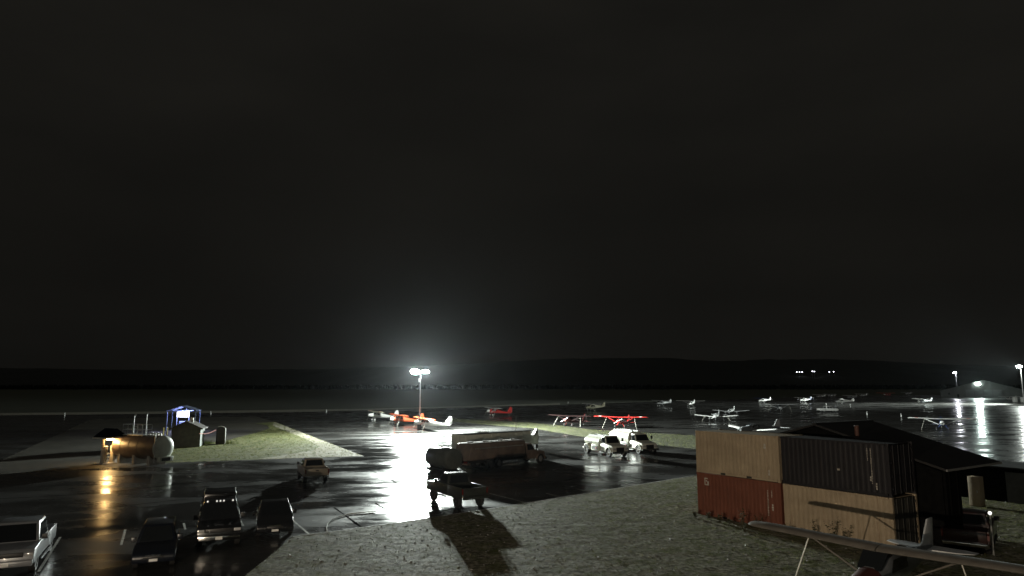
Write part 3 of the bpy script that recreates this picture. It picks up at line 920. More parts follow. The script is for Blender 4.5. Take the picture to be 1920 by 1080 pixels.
# ------------------------------------------------------------------ aircraft
def airfoil(x_le, chord, y, z, th=.12):
    up = [(0, 0), (.05, .45), (.2, .85), (.4, 1.0), (.7, .6), (1, .05)]
    lo = [(.7, -.12), (.3, -.2), (.05, -.2)]
    return [(x_le - chord * a, y, z + chord * th * b) for a, b in up + lo]
def airplane(label, px, py, hd, kind='cub', fus=None, wing=None, tail=None, cowl=None, s=1.0, group='small aircraft parked on the wet apron', ropes=True, tip=None, loc=None, name='light_airplane', detail=True, prop=None):
    p = loc if loc else G(px, py)
    tdrag = kind == 'cub'
    t = thing(name, label, 'airplane', (p[0], p[1], 0), hd, group, R(-7.5) if tdrag else 0)
    t.scale = (s, s, s)
    fus = fus or WHITEP; wing = wing or fus; tail = tail or fus; cowl = cowl or fus
    n = 14
    def sec(x, zc, hh, hw, e=2.6):
        o = []
        for i in range(n):
            a = 2 * math.pi * i / n
            c, q = math.cos(a), math.sin(a)
            o.append((x, hw * math.copysign(abs(c) ** (2 / e), c), zc + hh * math.copysign(abs(q) ** (2 / e), q)))
        return o
    if kind == 'cub':
        body = [(.72, 1.27, .4, .42), (.3, 1.36, .52, .44), (-.1, 1.42, .58, .44), (-1.2, 1.42, .56, .42), (-2.2, 1.4, .42, .34), (-3.8, 1.4, .26, .18), (-5.2, 1.42, .15, .05)]
        nose = [(1.42, 1.2, .12, .14), (1.36, 1.2, .27, .32), (1.15, 1.22, .35, .39), (.72, 1.27, .4, .42)]
        zw, xle, ch, span, nx = 1.98, .42, 1.62, 10.7, 1.42
        fin = [(-4.45, 1.5), (-4.75, 2.05), (-4.95, 2.42), (-5.2, 2.56), (-5.45, 2.45), (-5.62, 2.0), (-5.6, 1.5), (-5.3, 1.28), (-5.2, 1.3)]
        stab = (-4.35, 1.1, 1.5, 1.52)
    elif kind == 'cessna':
        body = [(.95, 1.2, .42, .48), (.45, 1.3, .5, .52), (.1, 1.42, .66, .54), (-.9, 1.44, .66, .54), (-1.9, 1.4, .5, .42), (-3.6, 1.42, .3, .2), (-5.0, 1.46, .16, .06)]
        nose = [(1.75, 1.15, .14, .16), (1.68, 1.15, .29, .4), (1.4, 1.16, .36, .45), (.95, 1.2, .42, .48)]
        zw, xle, ch, span, nx = 2.1, .35, 1.5, 10.9, 1.75
        fin = [(-3.5, 1.6), (-4.1, 1.8), (-4.75, 2.66), (-5.3, 2.68), (-5.15, 1.5), (-4.9, 1.5)]
        stab = (-4.2, 1.0, 1.7, 1.5)
    else:
        body = [(.95, 1.05, .38, .5), (.4, 1.1, .45, .56), (-.5, 1.16, .5, .57), (-1.4, 1.16, .46, .5), (-2.6, 1.14, .34, .34), (-4.0, 1.14, .22, .16), (-4.9, 1.16, .14, .05)]
        nose = [(1.95, 1.02, .13, .15), (1.88, 1.02, .26, .38), (1.5, 1.03, .34, .46), (.95, 1.05, .38, .5)]
        zw, xle, ch, span, nx = .78, .25, 1.6, 9.8, 1.95
        fin = [(-3.4, 1.28), (-4.0, 1.5), (-4.55, 2.32), (-5.0, 2.36), (-5.1, 1.2), (-4.8, 1.1)]
        stab = (-4.3, .8, 1.85, 1.22)
    MB().loft([sec(*b) for b in body]).build('fuselage', fus, t)
    MB().loft([sec(b[0] + (.002 if b[0] > .96 else .006), *b[1:]) for b in nose]).build('cowling', cowl, t)
    # propeller
    pr = MB().cyl((nx - .02, 0, nose[0][1]), (nx + .2, 0, nose[0][1]), .13, .03, 10).build('propeller', prop or BLACK, t)
    for d in (-1, 1):
        a_ = R(28)
        e = Vector((0, math.cos(a_) * d, math.sin(a_) * d))
        m_ = MB()
        c0 = Vector((nx + .08, 0, nose[0][1]))
        q = Vector((0, -e.z, e.y))
        f1, f2 = c0 + e * .1, c0 + e * .93
        m_.hexa([f1 - q * .05 + Vector((-.03, 0, 0)), f2 - q * .06 + Vector((-.005, 0, 0)), f2 - q * .06 + Vector((.01, 0, 0)), f1 - q * .05, f1 + q * .05, f2 + q * .04, f2 + q * .04 + Vector((.015, 0, 0)), f1 + q * .05 + Vector((.03, 0, 0))])
        m_.build('blade', prop or BLACK, pr)
    hs = span / 2
    dih = R(5.5) if kind == 'low' else R(1.4)
    for d in (-1, 1):
        y0 = d * .02 if kind != 'low' else d * .3
        secs = []
        for fr, ck, dx in ((0, 1, 0), (.82, 1 if kind == 'cub' else .86, 0 if kind == 'cub' else .1), (.95, .85 if kind == 'cub' else .8, .12), (1.0, .45, .4)):
            y = y0 + d * (hs - abs(y0)) * fr
            secs.append(airfoil(xle - dx * ch * .5, ch * ck, y, zw + abs(y) * math.tan(dih)))
        w_ = MB().loft(secs).build('wing', wing, t)
        if tip:
            y = d * hs * .97
            secs = [airfoil(xle - .02 + .01, ch * .995, d * hs * fr, zw + hs * fr * math.tan(dih) + .004, .132) for fr in (.70, .80)]
            MB().loft(secs).build('wing_band', tip, w_)
        if kind != 'low':
            yb, zb_ = d * hs * .5, zw + hs * .5 * math.tan(dih)
            MB().cyl((xle - ch * .25, yb, zb_ + .02), (.35 if kind == 'cub' else .0, d * .45, .98), .035, .035, 6).build('wing_strut', wing, t)
            if kind == 'cub': MB().cyl((xle - ch * .7, yb, zb_ + .02), (.25, d * .45, .96), .03, .03, 6).build('wing_strut', wing, t)
        # gear
        gx, gy_ = (0, .95) if tdrag else (-.55, 1.15)
        wr = .32 if tdrag else .24
        if kind == 'low':
            gy_ = 1.6
            MB().cyl((gx, d * gy_, zw + .12), (gx, d * gy_, .2), .06, .05, 8).build('landing_leg', fus, t)
        else:
            MB().cyl((gx + .1, d * .36, .95 if tdrag else .86), (gx, d * (gy_ - .1), wr), .06, .045, 8).build('landing_leg', fus, t)
        wheel(t, gx, d * gy_, wr, .22 if tdrag else .16, RIMW, d)
        st_le, st_te, sh_, sz = stab
        x0 = stab[0]
        MB().loft([[(x0 - .0, d * .04, sz - .025), (x0 - .0, d * .04, sz + .025), (x0 - 1.05, d * .04, sz + .012), (x0 - 1.05, d * .04, sz - .012)],
                   [(x0 - .28, d * sh_ * .7, sz - .02), (x0 - .28, d * sh_ * .7, sz + .02), (x0 - 1.1, d * sh_ * .7, sz + .01), (x0 - 1.1, d * sh_ * .7, sz - .01)],
                   [(x0 - .6, d * sh_, sz - .012), (x0 - .6, d * sh_, sz + .012), (x0 - 1.0, d * sh_, sz + .01), (x0 - 1.0, d * sh_, sz - .01)]]).build('stabilizer', tail, t)
        # cabin glass
        if kind == 'low':
            side_glass(t, [[(.1, d * .55, 1.28), (-1.2, d * .52, 1.28), (-1.0, d * .40, 1.66), (-.15, d * .42, 1.66)]])
        else:
            hwid = .455 if kind == 'cub' else .555
            side_glass(t, [[(.35, d * hwid, 1.42), (-1.15, d * (hwid - .02), 1.42), (-1.1, d * (hwid - .03), 1.86), (.15, d * hwid, 1.86)]])
        if ropes:
            MB().cyl((xle - ch * .25, d * hs * .5, zw + hs * .5 * math.tan(dih)), (xle - ch * .2 + (.3 if not tdrag else .55), d * (hs * .5 + .7), .02 + (-.12 if tdrag else 0)), .025, .025, 5).build('tie_down_rope', ROPE, t)
    if kind == 'low':
        MB().loft([sec(.5, 1.45, .1, .42), sec(.0, 1.56, .2, .47), sec(-.9, 1.58, .2, .44), sec(-1.7, 1.42, .14, .34)]).build('canopy', fus, t)
        side_glass(t, [[(.62, -.4, 1.42), (.62, .4, 1.42), (.12, .37, 1.75), (.12, -.37, 1.75)]], name='windshield')
    elif kind == 'cub':
        side_glass(t, [[(.76, -.36, 1.62), (.76, .36, 1.62), (.32, .38, 1.98), (.32, -.38, 1.98)]], name='windshield')
    else:
        side_glass(t, [[(.98, -.42, 1.56), (.98, .42, 1.56), (.28, .46, 2.1), (.28, -.46, 2.1)]], name='windshield')
    if tdrag: fin = [(-4.9 + (x + 4.9) * 1.2, 1.36 + (z - 1.36) * 1.42) for x, z in fin]
    MB().prism(fin, -.035, .035).build('tail_fin', tail, t, True, .015)
    if tdrag:
        wheel(t, -5.05, 0, .1, .08, RIMW, 1, 'tail_wheel').location = (0, 0, .66)
        MB().cyl((-4.85, 0, 1.3), (-5.05, 0, .76), .03, .025, 6).build('tail_leg', STEEL, t)
    else:
        wheel(t, 1.25, 0, .2, .14, RIMW, 1, 'nose_wheel')
        MB().cyl((1.2, 0, .9), (1.25, 0, .2), .05, .045, 8).build('nose_leg', fus, t)
    return t
ORANGE = mat('orange_fabric', (0.60, 0.095, 0.03), 0.45, 0, 0.1, coat=.2)
RED = mat('red_paint', (0.50, 0.035, 0.03), 0.4, 0, 0.1, coat=.3)
BLUEP = mat('mid_blue_paint', (0.03, 0.06, 0.22), 0.4, 0, 0.1, coat=.3)
DRED = mat('dark_maroon_paint', (0.10, 0.02, 0.02), 0.4, 0, 0.1, coat=.3)
GREYP = mat('grey_aircraft_paint', (0.5, 0.51, 0.52), 0.4, 0.1, 0.1, coat=.2)
DGREY = mat('dark_grey_aircraft_paint', (0.14, 0.15, 0.16), 0.4, 0.1, 0.1, coat=.2)
CRM = mat('cream_aircraft_paint', (0.62, 0.60, 0.45), 0.4, 0, 0.1, coat=.2)
P_ = airplane
P_('white high-wing plane leftmost of the three below the tall lamp', 700, 789, R(207), 'cub', WHITEP, CRM, tip=RED)
P_('bright orange tail-dragger between two white planes below the lamp', 742, 797.5, R(205), 'cub', ORANGE, ORANGE, cowl=WHITEP)
P_('white plane with orange wings in front of the lamp pole', 789, 806, R(203), 'cub', WHITEP, ORANGE, tail=WHITEP)
P_('red and white tail-dragger standing alone past the grass strip', 921, 780, R(203), 'cub', RED, WHITEP, cowl=WHITEP)
P_('pale cream high-wing plane alone in the middle of the apron', 1108, 771, R(205), 'cessna', CRM, WHITEP)
P_('dark maroon plane with white propeller left of the red one', 1066, 800, R(228), 'cub', DRED, mat('black_maroon_wing', (.02, .008, .008), .5), cowl=DRED, prop=WHITEP)
P_('bright red high-wing plane tied down behind the fuel trucks', 1163, 803, R(243), 'cub', RED, RED, cowl=RED, tip=WHITEP, prop=WHITEP)
P_('small far grey plane just right of the pale cream one', 1238, 762, R(205), 'cessna', GREYP, GREYP, ropes=False)
P_('white high-wing plane facing left-front far on the apron', 1294, 763, R(236), 'cessna', WHITEP, WHITEP, ropes=False)
P_('low-wing plane nose-on with drooped propeller, ropes under both wings', 1343, 789, R(245), 'low', GREYP, WHITEP, prop=WHITEP)
P_('low-wing grey plane directly behind the nose-on low-wing one', 1370, 778, R(240), 'low', GREYP, GREYP, ropes=False)
P_('low-wing plane just behind the tan upper container, fin showing', 0, 0, R(200), 'low', DGREY, WHITEP, tail=GREYP, loc=(xat(1408, 815, 110), 110), ropes=False, s=1.15)
P_('small blue and white plane far beyond the grey low-wing pair', 1428, 756, R(200), 'cessna', WHITEP, BLUEP, ropes=False)
P_('dark high-wing plane facing us, beside the far blue-white one', 1462, 772, R(262), 'cessna', DGREY, GREYP, cowl=GREYP)
P_('far white and blue plane left of the white pickup', 1505, 755, R(200), 'cessna', WHITEP, WHITEP, tail=BLUEP, ropes=False)
P_('tiny white plane, first of the far row behind the pickup', 1536, 747, R(200), 'cessna', WHITEP, WHITEP, ropes=False)
P_('tiny white plane, second of the far row behind the pickup', 1555, 745, R(205), 'cub', WHITEP, GREYP, ropes=False)
P_('bright white plane tail just right of the pickup', 1576, 758, R(150), 'cessna', WHITEP, WHITEP, ropes=False)
P_('tiny white plane above the marker post right of the pickup', 1594, 749, R(200), 'cessna', GREYP, WHITEP, ropes=False)
P_('tiny white plane with bright reflection left of the orange far one', 1616, 745, R(205), 'cessna', WHITEP, WHITEP, ropes=False)
P_('far orange-red plane in the back row on the right', 1660, 744, R(215), 'cub', RED, ORANGE, cowl=WHITEP, ropes=False, s=1.25)
P_('tiny white plane between the orange one and the hangar', 1701, 741, R(205), 'cessna', WHITEP, GREYP, ropes=False)
P_('white high-wing plane with dark body left of the hangar light', 1728, 758, R(190), 'cessna', DGREY, WHITEP, cowl=WHITEP, ropes=False)
P_('blue plane with long white wings and red bands above dark roof', 0, 0, R(240), 'cub', BLUEP, WHITEP, tip=RED, cowl=WHITEP, loc=tuple(G(1768, 807))[:2], ropes=True)
P_('small white plane at the right edge under the bright lamp', 1893, 752, R(200), 'cessna', WHITEP, WHITEP, ropes=False)
# the near plane at the lower right, wing parallel to the containers
UD = (G(1695, 1042) - G(1309, 965)).normalized()
VD = Vector((-UD.y, UD.x, 0))
tipp = G(1402, 988, 2.05)
HN = R(219.5)
cw = tipp + Vector((-math.sin(HN), math.cos(HN), 0)) * 5.4
REDDK = mat('faded_dark_red', (0.05, 0.012, 0.01), 0.6, 0, 0.2)
P_('near high-wing plane with grey fin in front of the containers', 0, 0, HN, 'cessna', DGREY, mat('dull_pale_wing', (0.135, 0.122, 0.105), .55, 0, .15), tail=GREYP, cowl=REDDK, loc=(cw.x, cw.y), group=None, s=.98)

# ------------------------------------------------------------------ shipping containers
LC, WC, HC = 6.058, 2.438, 2.591
def container(label, u0, z0, paint, ends_mat, marks=None, group='stacked shipping containers'):
    o0 = G(1309, 965)
    loc = o0 + UD * u0
    t = thing('shipping_container', label, 'container', (loc.x, loc.y, z0), math.atan2(UD.y, UD.x), group)
    def corr(x0, x1, y, z0_, z1_, dep, sgn):
        m = MB()
        k = int(round((x1 - x0) / .278))
        pr = []
        for i in range(k):
            a = x0 + (x1 - x0) * i / k
            d = (x1 - x0) / k
            pr += [(a, 0), (a + d * .26, 0), (a + d * .5, 1), (a + d * .76, 1)]
        pr.append((x1, 0))
        pts = [(x, y + sgn * dep * q, z0_) for x, q in pr] + [(x, y + sgn * dep * q, z1_) for x, q in pr]
        nn = len(pr)
        return m.add(pts, [(i, i + 1, i + 1 + nn, i + nn) for i in range(nn - 1)])
    corr(.12, LC - .12, .012, .16, HC - .1, .013, 1).build('side_panel', paint, t, False)
    corr(.12, LC - .12, WC - .012, .16, HC - .1, .024, -1).build('side_panel', paint, t, False)
    MB().box(.1, LC - .1, .06, WC - .06, HC - .07, HC - .04).build('roof_panel', paint, t, False)
    MB().box(.1, LC - .1, .08, WC - .08, .12, .16).build('floor_panel', BLACK, t, False)
    for y in (0, WC - .08):
        MB().box(.18, LC - .18, y, y + .08, HC - .1, HC - .015).build('top_rail', paint, t, False)
        r_ = MB().box(.18, LC - .18, y, y + .08, .015, .16).build('bottom_rail', paint, t, False)
        for x in (1.9, 3.8):
            MB().box(x, x + .36, y - .004, y + .084, .03, .145).build('fork_pocket', BLACK, r_, False)
    for x in (0, LC - .16):
        for y in (0, WC - .16):
            MB().box(x + .01, x + .15, y + .01, y + .15, .12, HC - .12).build('corner_post', paint, t, False)
            for z in (0, HC - .12):
                MB().box(x - .002, x + .162, y - .004, y + .164, z, z + .12).build('corner_casting', paint, t, True, .012)
    for y in (.17,):
        MB().box(.03, .06, .17, WC - .17, .16, HC - .1).build('end_panel', paint, t, False)
    for k in range(2):
        d = MB().box(LC - .07, LC - .03, .17 + k * 1.05, 1.21 + k * 1.05, .16, HC - .1).build('door', ends_mat or paint, t, True, .01)
        for q in (.25, .75):
            yy = .17 + k * 1.05 + q
            MB().cyl((LC - .01, yy, .1), (LC - .01, yy, HC - .08), .02, .02, 6).build('locking_bar', ends_mat or paint, d)
            MB().box(LC - .012, LC + .02, yy - .02, yy + .32 * (1 if q < .5 else -1) * .9, 1.0, 1.05).build('handle', ends_mat or paint, d) if q < .5 else MB().box(LC - .012, LC + .02, yy - .29, yy + .02, 1.0, 1.05).build('handle', ends_mat or paint, d)
        for z in (.35, .95, 1.6, 2.2):
            yy = .19 if k == 0 else WC - .25
            MB().box(LC - .03, LC + .006, yy, yy + .06, z, z + .12).build('hinge', ends_mat or paint, d)
    for (x0, x1, za, zb) in (marks or []):
        MB().box(x0, x1, -.006, .008, za, zb).build('painted_marking', MARK, t, False)
    return t
MARK = mat('faded_marking_paint', (0.42, 0.39, 0.34), 0.6, 0, 0.3)
TANC = container_mat('tan_container_paint', (0.36, 0.285, 0.195), (0.16, 0.085, 0.045), 0.0)
REDC = container_mat('rust_red_container_paint', (0.17, 0.06, 0.038), (0.085, 0.04, 0.028), 0.04)
BLKC = container_mat('black_container_paint', (0.018, 0.017, 0.02), (0.035, 0.022, 0.016), 0.0)
def col_marks(x, z1, n, h, w, gap=.03):
    return [(x + random.Random(i).uniform(0, w * .2), x + w * random.Random(i + 9).uniform(.6, 1), z1 - (i + 1) * (h + gap) + gap, z1 - i * (h + gap)) for i in range(n)]
container('rust red container at ground level with pale markings', .0, .04, REDC, 0, [(.62, .68, 1.86, 2.3), (.68, .88, 2.24, 2.3), (.68, .95, 1.86, 1.92), (.84, .95, 1.92, 2.1), (.72, .82, 2.08, 2.16)] + col_marks(5.15, 2.1, 17, .055, .09) + col_marks(5.42, 1.35, 3, .1, .14) + col_marks(5.42, 2.1, 5, .05, .08))
container('tan container stacked on the rust red one', .0, .04 + HC, TANC, 0, col_marks(5.05, 2.1, 2, .12, .2) + col_marks(5.3, .65, 2, .14, .12))
container('tan container at ground level under the black one', 6.2, .04, TANC, mat('dark_door', (.035, .033, .028), .7, 0, .3))  # doors darker than the container sides
container('black container stacked on the lower tan one', 6.2, .04 + HC, BLKC, 0, col_marks(4.95, 2.3, 8, .05, .05) + col_marks(5.12, 2.3, 22, .05, .06) + col_marks(5.02, .92, 2, .1, .12) + col_marks(5.3, .62, 3, .09, .1) + [(3.3, 3.45, 1.05, 1.14)])

# ---- dark gable shelter abutting the back of the containers
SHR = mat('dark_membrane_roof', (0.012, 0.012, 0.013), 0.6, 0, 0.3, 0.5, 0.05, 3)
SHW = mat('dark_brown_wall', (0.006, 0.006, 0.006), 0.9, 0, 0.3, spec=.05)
o0 = G(1309, 965)
base = o0 + VD * (WC + .25)
t = thing('gable_shelter', 'black gable roofed shelter behind the stacked containers', 'building', (base.x, base.y, 0), math.atan2(UD.y, UD.x))
LS, WS_, ZE, ZR = 6.1, 13.4, 3.85, 5.75
def roofslab(y0, z0, y1, z1, name):
    # local x along containers (gable width), local y away; ridge at x mid
    m = MB()
    m.hexa([(y0, -.1, z0), (y1, -.1, z1), (y1, LS, z1), (y0, LS, z0), (y0, -.1, z0 + .12), (y1, -.1, z1 + .12), (y1, LS, z1 + .12), (y0, LS, z0 + .12)])
    return m.build(name, SHR, t, False)
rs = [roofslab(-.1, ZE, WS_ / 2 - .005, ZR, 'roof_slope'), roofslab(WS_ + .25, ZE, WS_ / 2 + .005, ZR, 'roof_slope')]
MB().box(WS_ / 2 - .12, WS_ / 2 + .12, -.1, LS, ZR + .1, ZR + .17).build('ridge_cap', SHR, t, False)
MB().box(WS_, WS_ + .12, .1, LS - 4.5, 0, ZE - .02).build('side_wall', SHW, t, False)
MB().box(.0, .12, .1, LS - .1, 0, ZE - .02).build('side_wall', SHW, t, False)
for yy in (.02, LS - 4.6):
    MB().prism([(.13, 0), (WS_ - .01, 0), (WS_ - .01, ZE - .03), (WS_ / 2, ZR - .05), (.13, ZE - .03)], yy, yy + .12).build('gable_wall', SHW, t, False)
gut = MB().box(WS_ + .26, WS_ + .34, -.1, LS, ZE + .0, ZE + .1).build('gutter', mat('gutter_highlight', (.3, .3, .3), .4, .4), t, False)  # gutter coloured pale to put the eave-edge highlight in
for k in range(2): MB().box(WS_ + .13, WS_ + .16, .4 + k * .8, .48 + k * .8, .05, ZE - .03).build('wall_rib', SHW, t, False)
MB().cyl((WS_ / 2 + 2.2, .5, ZR - 1.1), (WS_ / 2 + 2.2, .5, ZR + .1), .12, .12, 10).build('flue_pipe', mat('rusty_flue', (.09, .04, .03), .7), t)

# ---- things at the right edge
pt = G(1829, 951)
t = thing('storage_cabinet', 'narrow tan upright storage locker right of the black shelter', 'locker', (pt.x, pt.y, 0), R(-56))
MB().box(-.35, .35, 0, .7, .06, 1.98).build('carcass', TANC, t, True, .02)
MB().box(-.3, .3, -.02, -.001, .12, 1.92).build('door', TANC, t, True, .008)
MB().box(.18, .22, -.05, -.021, .95, 1.12).build('handle', STEEL, t)
MB().box(-.33, .33, .03, .67, 0, .058).build('plinth', BLACK, t)
pt = G(1905, 985)
t = thing('storage_shed', 'dark low storage shed at the right edge of the yard', 'shed', (pt.x + 4.5, pt.y + 8.5, 0), R(-56))
MB().box(-2.5, 7.0, 0, 4, 0, 2.35).build('wall', SHW, t, False)
MB().prism([(-2.7, 2.353), (7.2, 2.353), (7.2, 2.45), (-2.7, 2.45)], -.25, 4.25).build('roof', SHR, t, False)
MB().box(1.0, 3.4, -.04, -.002, .05, 2.1).build('roller_door', mat('grey_door', (.07, .07, .072), .5), t, False)
MB().box(-1.6, -.7, -.04, -.002, .05, 2.0).build('door', SHW, t, False)
pr_ = G(1822, 1022)
pickup('dark red pickup parked in the dark beside the tan locker', (pr_.x, pr_.y, 0), R(52), mat('dark_red_truck', (.02, .005, .004), .35, 0, .1, coat=.4), L=5.4, H=1.75)
pl = G(1856, 962, 2.0)  # added glowing globe and post, imitating a glint on chrome
t = thing('glint_globe', 'small glowing globe on an added post, imitating a chrome glint', 'lamp', (pl.x, pl.y, 0), 0)
MB().cyl((0, 0, 0), (0, 0, 1.92), .04, .04, 8).build('post', STEEL, t)
MB().loft([[(r_ * math.cos(i * .524), r_ * math.sin(i * .524), z) for i in range(12)] for r_, z in ((.03, 1.92), (.065, 1.96), (.08, 2.0), (.065, 2.05), (.02, 2.08))]).build('globe', emis('glint_glow', (1, .97, .9), .3), t)

# ---- weeds along the containers
LEAF = mat('weed_leaf', (0.06, 0.075, 0.03), 0.55, 0, 0.3, 3, col2=(.12, .12, .06))
STEM = mat('weed_stem', (0.10, 0.09, 0.05), 0.7, 0, 0.2)
wr_ = random.Random(11)
wl = ['by the left end of the rust red container', 'near the left corner of the red container', 'under the pale logo of the red container', 'left of the middle of the red container', 'tall and dark before the red container', 'at the right part of the red container',
      'where the red and tan containers meet', 'left on the lower tan container', 'dark, left middle of the lower tan container', 'tall, middle of the lower tan container', 'right of middle on the lower tan container', 'at the tip of the near wing']
for i, (px, py, h) in enumerate([(1302, 972, .45), (1328, 975, .5), (1350, 982, .6), (1368, 986, .5), (1394, 992, 1.3), (1422, 996, 1.0), (1478, 1006, .7), (1500, 1009, .6), (1530, 1015, 1.1), (1562, 1020, 1.4), (1586, 1024, 1.2), (1397, 1000, .6)]):
    p = G(px, py)
    t = thing('weed_plant', 'leafy weed clump ' + wl[i], 'weed', (p.x, p.y, 0.05), 0, 'weeds along the containers')
    st, lf = MB(), MB()
    for k in range(7):
        a_, sp = wr_.uniform(0, 6.28), wr_.uniform(.05, .3) * h
        e = Vector((math.cos(a_) * sp, math.sin(a_) * sp, h * wr_.uniform(.55, 1)))
        b0 = Vector((wr_.uniform(-.08, .08), wr_.uniform(-.08, .08), 0))
        st.cyl(b0, e, .008, .004, 4)
        for q in range(16):
            c = b0.lerp(e, wr_.uniform(.15, 1))
            a2 = wr_.uniform(0, 6.28)
            l_ = wr_.uniform(.08, .2)
            dv = Vector((math.cos(a2), math.sin(a2), wr_.uniform(-.4, .5))) * l_
            sd_ = Vector((-math.sin(a2), math.cos(a2), .1)) * l_ * .28
            lf.add([c, c + dv * .5 + sd_, c + dv, c + dv * .5 - sd_], [(0, 1, 2, 3)])
    st.build('stem', STEM, t)
    tag(lf.build('foliage', LEAF, t, False), kind='stuff')
# ------------------------------------------------------------------ fuel island on the left
TANKP = mat('brown_tank_paint', (0.12, 0.085, 0.065), 0.5, 0, 0.25, 0.8, coat=.1)
TANKE = mat('pale_tank_end_paint', (0.40, 0.43, 0.37), 0.45, 0, 0.15, 1.5)
pe = G(305, 872)
ax = R(-24)
t = thing('fuel_tank', 'big brown horizontal fuel tank with pale end and top railing', 'tank', (pe.x, pe.y, 0), ax)
RT, ZT, LT = 1.22, 1.72, 6.3
def rg(x, k, n=30): return [(x, RT * k * math.cos(2 * math.pi * i / n), ZT + RT * k * math.sin(2 * math.pi * i / n)) for i in range(n)]
MB().loft([rg(-LT, .6), rg(-LT + .0, .97), rg(-LT + .12, 1), rg(-.14, 1)]).build('tank_shell', TANKP, t)
MB().loft([rg(-.138, 1.006), rg(-.02, .985), rg(.1, .85), rg(.17, .6), rg(.2, .25)]).build('tank_end', TANKE, t)
for k in range(1, 5): MB().loft([rg(-LT * k / 5 - .03, 1.01), rg(-LT * k / 5 + .03, 1.01)]).build('tank_band', TANKP, t)
for x in (-1.0, -3.2, -5.4):
    MB().prism([(x - .2, 0), (x + .2, 0), (x + .15, 1.0), (x - .15, 1.0)], -.95, .95).build('saddle', CONC, t)
MB().box(-.1, .34, -.7, .95, .35, .85).build('end_step', TANKE, t, True, .03)
MB().box(.341, .36, -.45, .55, .42, .74).build('dark_panel', BLACK, t)
MB().cyl((.02, -1.08, .3), (.02, -1.08, 3.3), .05, .05, 8).build('end_pipe', STEEL, t)
zt_ = ZT + RT
def rail_run(name, x0, x1, y, h, n):
    m = MB()
    for k in range(n + 1):
        x = x0 + (x1 - x0) * k / n
        m.cyl((x, y, zt_ - .15), (x, y, zt_ + h), .028, .028, 6)
    for q in (.5, 1.0): m.cyl((x0, y, zt_ + h * q), (x1, y, zt_ + h * q), .025, .025, 6)
    m.build(name, STEEL, t)
rail_run('railing', -5.6, -2.6, -.55, 1.05, 4)
rail_run('railing', -5.6, -2.6, .55, 1.05, 4)
for x in (-5.6, -2.6):
    m = MB()
    for q in (.5, 1.0): m.cyl((x, -.55, zt_ + 1.05 * q), (x, .55, zt_ + 1.05 * q), .025, .025, 6)
    m.build('end_rail', STEEL, t)
MB().box(-5.7, -2.5, -.6, .6, zt_ - .04, zt_ + .04).build('walkway', STEEL, t)
for x, h in ((-5.1, 1.9), (-3.2, 2.1)):
    MB().tube([(x, .3, zt_), (x, .3, zt_ + h), (x + .12, .3, zt_ + h + .15), (x + .3, .3, zt_ + h + .1)], .045, 8).build('vent_pipe', STEEL, t)
m = MB()
m.tube([(x_, y_, z_) for x_, y_, z_ in [(-4.2 + .45 * math.cos(a_), -.2, zt_ + .5 + .4 * math.sin(a_)) for a_ in [i * .63 for i in range(11)]]], .03, 6)
m.build('hose_coil', STEEL, t)
for k, x in enumerate((-2.2, -1.8, -1.4, -1.0, -.6)):
    MB().cyl((x, 0, zt_ - .05), (x, 0, zt_ + .22 + .1 * (k % 2)), .12, .1, 10).build('valve', STEEL, t)
MB().tube([(-2.4, -.05, zt_ + .2), (-.6, -.05, zt_ + .2)], .05, 8).build('top_pipe', STEEL, t)
for k in range(3):
    MB().box(-LT - 1.25 - .0, -LT - .55, -1.3 + 0, -.6, .25 + .32 * k, .31 + .32 * k).build('stair_tread', STEEL, t)
MB().box(-LT - 1.28, -LT - 1.2, -1.32, -.58, 0, 1.0).build('stair_side', STEEL, t)

# dispenser canopy with warm lamp
pc = G(203, 869)
t = thing('dispenser_canopy', 'small dark blue gabled canopy over two white fuel dispensers', 'canopy', (pc.x, pc.y, 0), R(-24))
WDISP = mat('white_dispenser', (0.62, 0.58, 0.5), 0.45, 0, 0.12)
BROOF = mat('dark_blue_metal_roof', (0.005, 0.0065, 0.011), 0.9, 0, 0.2, spec=0.02)
for y in (-.75, .75):
    MB().prism([(-.12, .0), (.12, .0), (.12, 2.75), (-.12, 2.75)], y - .1, y + .1).build('post', WDISP, t, True, .02)
MB().hexa([(-.9, -1.3, 2.75), (.9, -1.3, 2.75), (.9, 1.3, 2.75), (-.9, 1.3, 2.75), (-.9, -.05, 3.6), (.9, -.05, 3.6), (.9, .05, 3.6), (-.9, .05, 3.6)]).build('roof', BROOF, t, False)
MB().box(-.93, .93, -1.34, 1.34, 2.6, 2.748).build('fascia', WDISP, t, False)
for y in (-.55, .45):
    d = MB().loft([[(-.3, y - .2, .1), (.3, y - .2, .1), (.3, y + .2, .1), (-.3, y + .2, .1)], [(-.2, y - .16, .9), (.2, y - .16, .9), (.2, y + .16, .9), (-.2, y + .16, .9)], [(-.26, y - .18, 1.15), (.26, y - .18, 1.15), (.26, y + .18, 1.15), (-.26, y + .18, 1.15)], [(-.26, y - .18, 1.8), (.26, y - .18, 1.8), (.26, y + .18, 1.8), (-.26, y + .18, 1.8)]]).build('dispenser', WDISP, t, True, .03)
    MB().tube([(.27, y, 1.5), (.45, y, 1.2), (.45, y, .6), (.32, y, .3)], .025, 6).build('hose', BLACK, d)
MB().box(-.6, .6, -1.1, 1.1, 0, .1).build('plinth', CONC, t)
lf = MB().box(-.4, .4, -.12, .12, 2.42, 2.595).build('lamp_lens', emis('warm_tube', (1.0, .66, .26), 14), t)
lamp('canopy_lamp', 'POINT', (pc.x, pc.y - .25, 2.3), 20, (1.0, .55, .18), None, .12).parent = None

